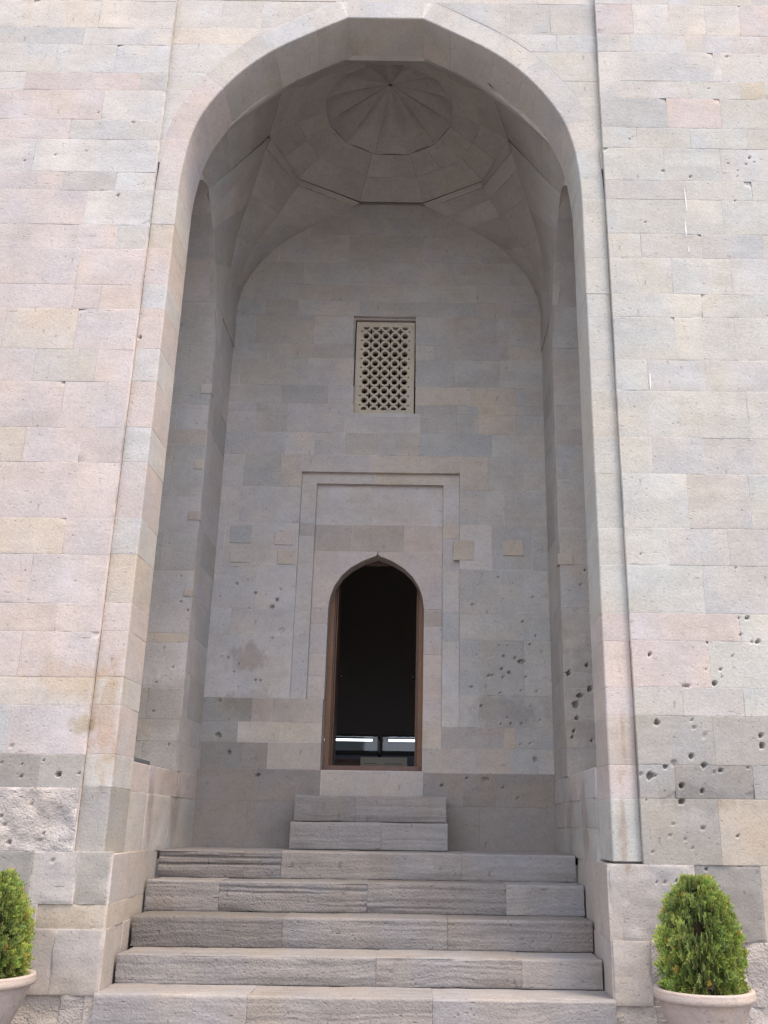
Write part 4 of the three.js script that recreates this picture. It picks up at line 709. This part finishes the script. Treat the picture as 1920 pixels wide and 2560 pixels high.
{
  const y0 = 1.364, y1 = rowY(2056, 925, -8.3), y2 = rowY(1990, 925, -8.6);
  const d = [[-1.058, 0.25, y0, y1, -8.3, 0.34, [954]], [-1.068, 0.246, y1 + 0.003, y2, -8.6, 0.3, [888]]];
  for (const [xa, xb, ya, yb, z, dep, js] of d) {
    const st = mesh('step', box(xa + 0.03, xb - 0.03, ya, yb - 0.012, -8.895, z - 0.045), mortar, doorSteps), xs = [xa, ...js.map((p) => onZ(p, 2030, z)[0]), xb];
    for (let k = 0; k < xs.length - 1; k++) stepSlab(st, xs[k], xs[k + 1], ya + 0.004, yb, z, dep, STEP['ac'[k]], 0.22, 0.012);
    for (const [x, sg] of [[xa, -1], [xb, 1]]) block(st, STEP.a, { F: planeX(x - sg * 0.002, sg), w: -z, h: 1, ...{ w: 8.89 + z, h: yb - ya, map: (s, t) => [-z + 0.02 + (8.87 + z) * s, ya + 0.004 + (yb - ya - 0.012) * t] } }, 'step_end');
  }
}

{ // a thin broken slab left on the ledge of the blind arch
  const t = thing('broken_slate', 'thin broken piece of dark slate lying on the ledge inside the arch jamb', 'slate');
  const sh = new THREE.Shape(); [[-2.0, 6.85], [-2.19, 6.84], [-2.22, 7.2], [-2.13, 7.37], [-2.012, 7.33]].forEach(([x, z], i) => i ? sh.lineTo(x, z) : sh.moveTo(x, z)); sh.closePath();
  const g = new THREE.ExtrudeGeometry(sh, { depth: 0.022, bevelEnabled: true, bevelSize: 0.004, bevelThickness: 0.004, bevelSegments: 1 }); g.rotateX(-Math.PI / 2); g.translate(0, YLIP + 0.004, 0);
  mesh('slate_piece', g, new THREE.MeshStandardMaterial({ color: new THREE.Color().setRGB(0.09, 0.095, 0.11), roughness: 0.8, bumpMap: TB.bump, bumpScale: 0.003 }), t);
}

// ------------------------------------------------------------------ potted evergreens
const potMat = new THREE.MeshStandardMaterial({ color: new THREE.Color().setRGB(0.52, 0.42, 0.36), map: TX.map, bumpMap: TX.bump, bumpScale: 0.004, roughness: 0.9 });
const soilMat = new THREE.MeshStandardMaterial({ color: new THREE.Color().setRGB(0.05, 0.035, 0.028), roughness: 1 });
const barkMat = new THREE.MeshStandardMaterial({ color: new THREE.Color().setRGB(0.10, 0.06, 0.04), roughness: 0.95 });
const leafMat = new THREE.MeshPhysicalMaterial({ color: 0xffffff, vertexColors: true, roughness: 0.75, transmission: 0.25, thickness: 0, side: THREE.DoubleSide });
function sprayGeo(seed) {                                                   // one flat upright fan of scale-leaved twigs
  seedN = seed; const P = [], C = [], I = [];
  const quad = (x, y, dx, dy, len, wid, c0, c1) => {
    const l = Math.hypot(dx, dy); dx /= l; dy /= l; const q = P.length / 3, z = rr(-0.004, 0.004);
    P.push(x, y, 0, x + dx * len * 0.55 - dy * wid, y + dy * len * 0.55 + dx * wid, z + rr(-0.003, 0.003), x + dx * len, y + dy * len, z * 1.6, x + dx * len * 0.55 + dy * wid, y + dy * len * 0.55 - dx * wid, z + rr(-0.003, 0.003));
    C.push(...c0, ...c0.map((v, i) => (v + c1[i]) / 2), ...c1, ...c0.map((v, i) => (v + c1[i]) / 2)); I.push(q, q + 1, q + 2, q, q + 2, q + 3);
  };
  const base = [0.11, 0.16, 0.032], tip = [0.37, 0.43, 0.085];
  const n = 6;
  for (let i = 0; i < n; i++) {
    const f = (i + 0.5) / n, y = 0.012 + 0.06 * f, side = i % 2 ? 1 : -1, len = 0.036 * (1 - 0.45 * f) + rr(0, 0.008), ax = side * (0.75 + rr(-0.15, 0.15)), ay = 0.75 + rr(-0.1, 0.25);
    const m = [0, 1, 2].map((k) => base[k] + (tip[k] - base[k]) * (0.25 + 0.35 * f));
    quad(0, y, ax, ay, len, 0.0055, base, m);
    for (let k = 0; k < 3; k++) { const g = 0.4 + 0.25 * k, l = Math.hypot(ax, ay), px = ax / l * len * g, py = y + ay / l * len * g, s2 = k % 2 ? 1 : -1; quad(px, py, ax * 0.4 + s2 * 0.5, ay + 0.35, 0.017 + rr(0, 0.006), 0.0038, m, tip); }
  }
  quad(0, 0.05, rr(-0.2, 0.2), 1, 0.045, 0.006, base, tip); quad(0, 0, 0, 1, 0.07, 0.003, base, base);
  const g = new THREE.BufferGeometry(); g.setAttribute('position', new THREE.Float32BufferAttribute(P, 3)); g.setAttribute('color', new THREE.Float32BufferAttribute(C, 3)); g.setIndex(I); g.computeVertexNormals(); return g;
}
const SPRAYS = [sprayGeo(5), sprayGeo(91), sprayGeo(333)];
function pottedThuja(label, x, z, rim, R, bushH, bushR, turn, seed) {
  seedN = seed;
  const t = thing('potted_evergreen', label, 'potted plant', 'potted evergreens beside the stairs'); t.position.set(x, 0, z); t.rotation.y = turn;
  const prof = [[0.001, 0.03], [R * 0.5, 0.03], [R * 0.54, 0], [R * 0.62, 0], [R * 0.62, 0.04], [R * 0.5, 0.07], [R * 0.36, 0.12], [R * 0.34, rim - 0.42], [R * 0.42, rim - 0.36], [R * 0.56, rim - 0.29], [R * 0.69, rim - 0.215], [R * 0.79, rim - 0.15], [R * 0.865, rim - 0.095], [R * 0.90, rim - 0.062], [R * 0.935, rim - 0.06], [R * 0.985, rim - 0.053], [R * 1.0, rim - 0.034], [R * 0.978, rim - 0.029], [R * 0.985, rim - 0.012], [R * 0.97, rim - 0.002], [R * 0.94, rim], [R * 0.87, rim - 0.002], [R * 0.845, rim - 0.012], [R * 0.835, rim - 0.06], [R * 0.75, rim - 0.12]];
  const pg = new THREE.LatheGeometry(prof.map(([a, b]) => new THREE.Vector2(a, b)), 72); const uv = pg.attributes.uv; for (let i = 0; i < uv.count; i++) uv.setXY(i, uv.getX(i) * 1.8, uv.getY(i) * 0.8);
  mesh('pot', pg, potMat, t);
  const sg = new THREE.CircleGeometry(R * 0.845, 48, 0, Math.PI * 2); sg.rotateX(-Math.PI / 2); sg.translate(0, rim - 0.05, 0); mesh('soil', sg, soilMat, t);
  const crumbs = []; for (let i = 0; i < 130; i++) { const a = rr(0, 6.283), q = R * 0.8 * Math.sqrt(rnd()), g = new THREE.IcosahedronGeometry(rr(0.006, 0.017), 0); g.translate(q * Math.cos(a), rim - 0.048, q * Math.sin(a)); crumbs.push(g); }
  const cr = mesh('soil_crumbs', mergeGeometries(crumbs), soilMat, t); cr.userData.kind = 'stuff';
  const tw = []; const st = new THREE.CylinderGeometry(0.012, 0.02, bushH * 0.7, 8); st.translate(0, rim - 0.06 + bushH * 0.35, 0); mesh('trunk', st, barkMat, t);
  const y0 = rim - 0.035;
  const rad = (f, a) => bushR * (f < 0.32 ? 0.84 + 0.16 * Math.sin(f / 0.32 * Math.PI / 2) : Math.pow(Math.cos((f - 0.32) / 0.68 * Math.PI / 2), 0.40)) * (1 + 0.03 * Math.sin(a * 3 + f * 7) + 0.03 * Math.sin(a * 7 - f * 11));
  for (let i = 0; i < 46; i++) { const a = i * 2.4, f = rr(0.15, 0.8), r1 = rad(f, a) * 0.75, p0 = new THREE.Vector3(0, y0 + bushH * f * 0.3, 0), p1 = new THREE.Vector3(r1 * Math.cos(a), y0 + bushH * f, r1 * Math.sin(a)), c = new THREE.QuadraticBezierCurve3(p0, new THREE.Vector3(p1.x * 0.5, p0.y * 0.6 + p1.y * 0.4, p1.z * 0.5), p1); tw.push(new THREE.TubeGeometry(c, 5, 0.004, 4)); }
  mesh('branches', mergeGeometries(tw), barkMat, t).userData.kind = 'stuff';
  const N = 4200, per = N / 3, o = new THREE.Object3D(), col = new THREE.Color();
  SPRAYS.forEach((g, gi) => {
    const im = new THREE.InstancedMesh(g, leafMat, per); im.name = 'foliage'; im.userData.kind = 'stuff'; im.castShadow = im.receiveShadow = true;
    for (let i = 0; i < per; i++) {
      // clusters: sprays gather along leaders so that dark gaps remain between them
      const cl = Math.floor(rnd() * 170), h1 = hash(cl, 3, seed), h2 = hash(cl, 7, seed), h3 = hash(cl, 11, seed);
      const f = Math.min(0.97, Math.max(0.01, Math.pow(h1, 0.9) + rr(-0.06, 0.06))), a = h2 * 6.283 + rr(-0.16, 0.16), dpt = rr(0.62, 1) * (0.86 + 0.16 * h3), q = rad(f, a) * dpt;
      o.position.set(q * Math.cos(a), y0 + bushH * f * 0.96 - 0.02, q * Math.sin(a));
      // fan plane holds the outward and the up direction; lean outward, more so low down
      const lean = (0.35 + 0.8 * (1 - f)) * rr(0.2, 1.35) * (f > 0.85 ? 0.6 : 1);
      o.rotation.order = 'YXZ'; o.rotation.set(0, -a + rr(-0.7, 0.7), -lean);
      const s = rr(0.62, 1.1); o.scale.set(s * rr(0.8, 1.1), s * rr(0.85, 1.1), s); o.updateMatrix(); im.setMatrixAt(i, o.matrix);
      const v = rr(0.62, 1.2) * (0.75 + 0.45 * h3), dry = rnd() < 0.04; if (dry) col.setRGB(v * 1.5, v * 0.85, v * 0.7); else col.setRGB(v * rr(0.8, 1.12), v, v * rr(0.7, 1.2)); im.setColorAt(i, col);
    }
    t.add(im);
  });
  return t;
}
pottedThuja('bushy green evergreen in a round clay pot beside the greyer wall, whole in view', 1.648, -6.0, 0.70, 0.287, 0.60, 0.205, 0.4, 4711);
pottedThuja('bushy green evergreen in a round clay pot before the orange-stained wall', -2.47, -6.0, 0.722, 0.287, 0.55, 0.185, 2.1, 99);

renderer.render(scene, camera);
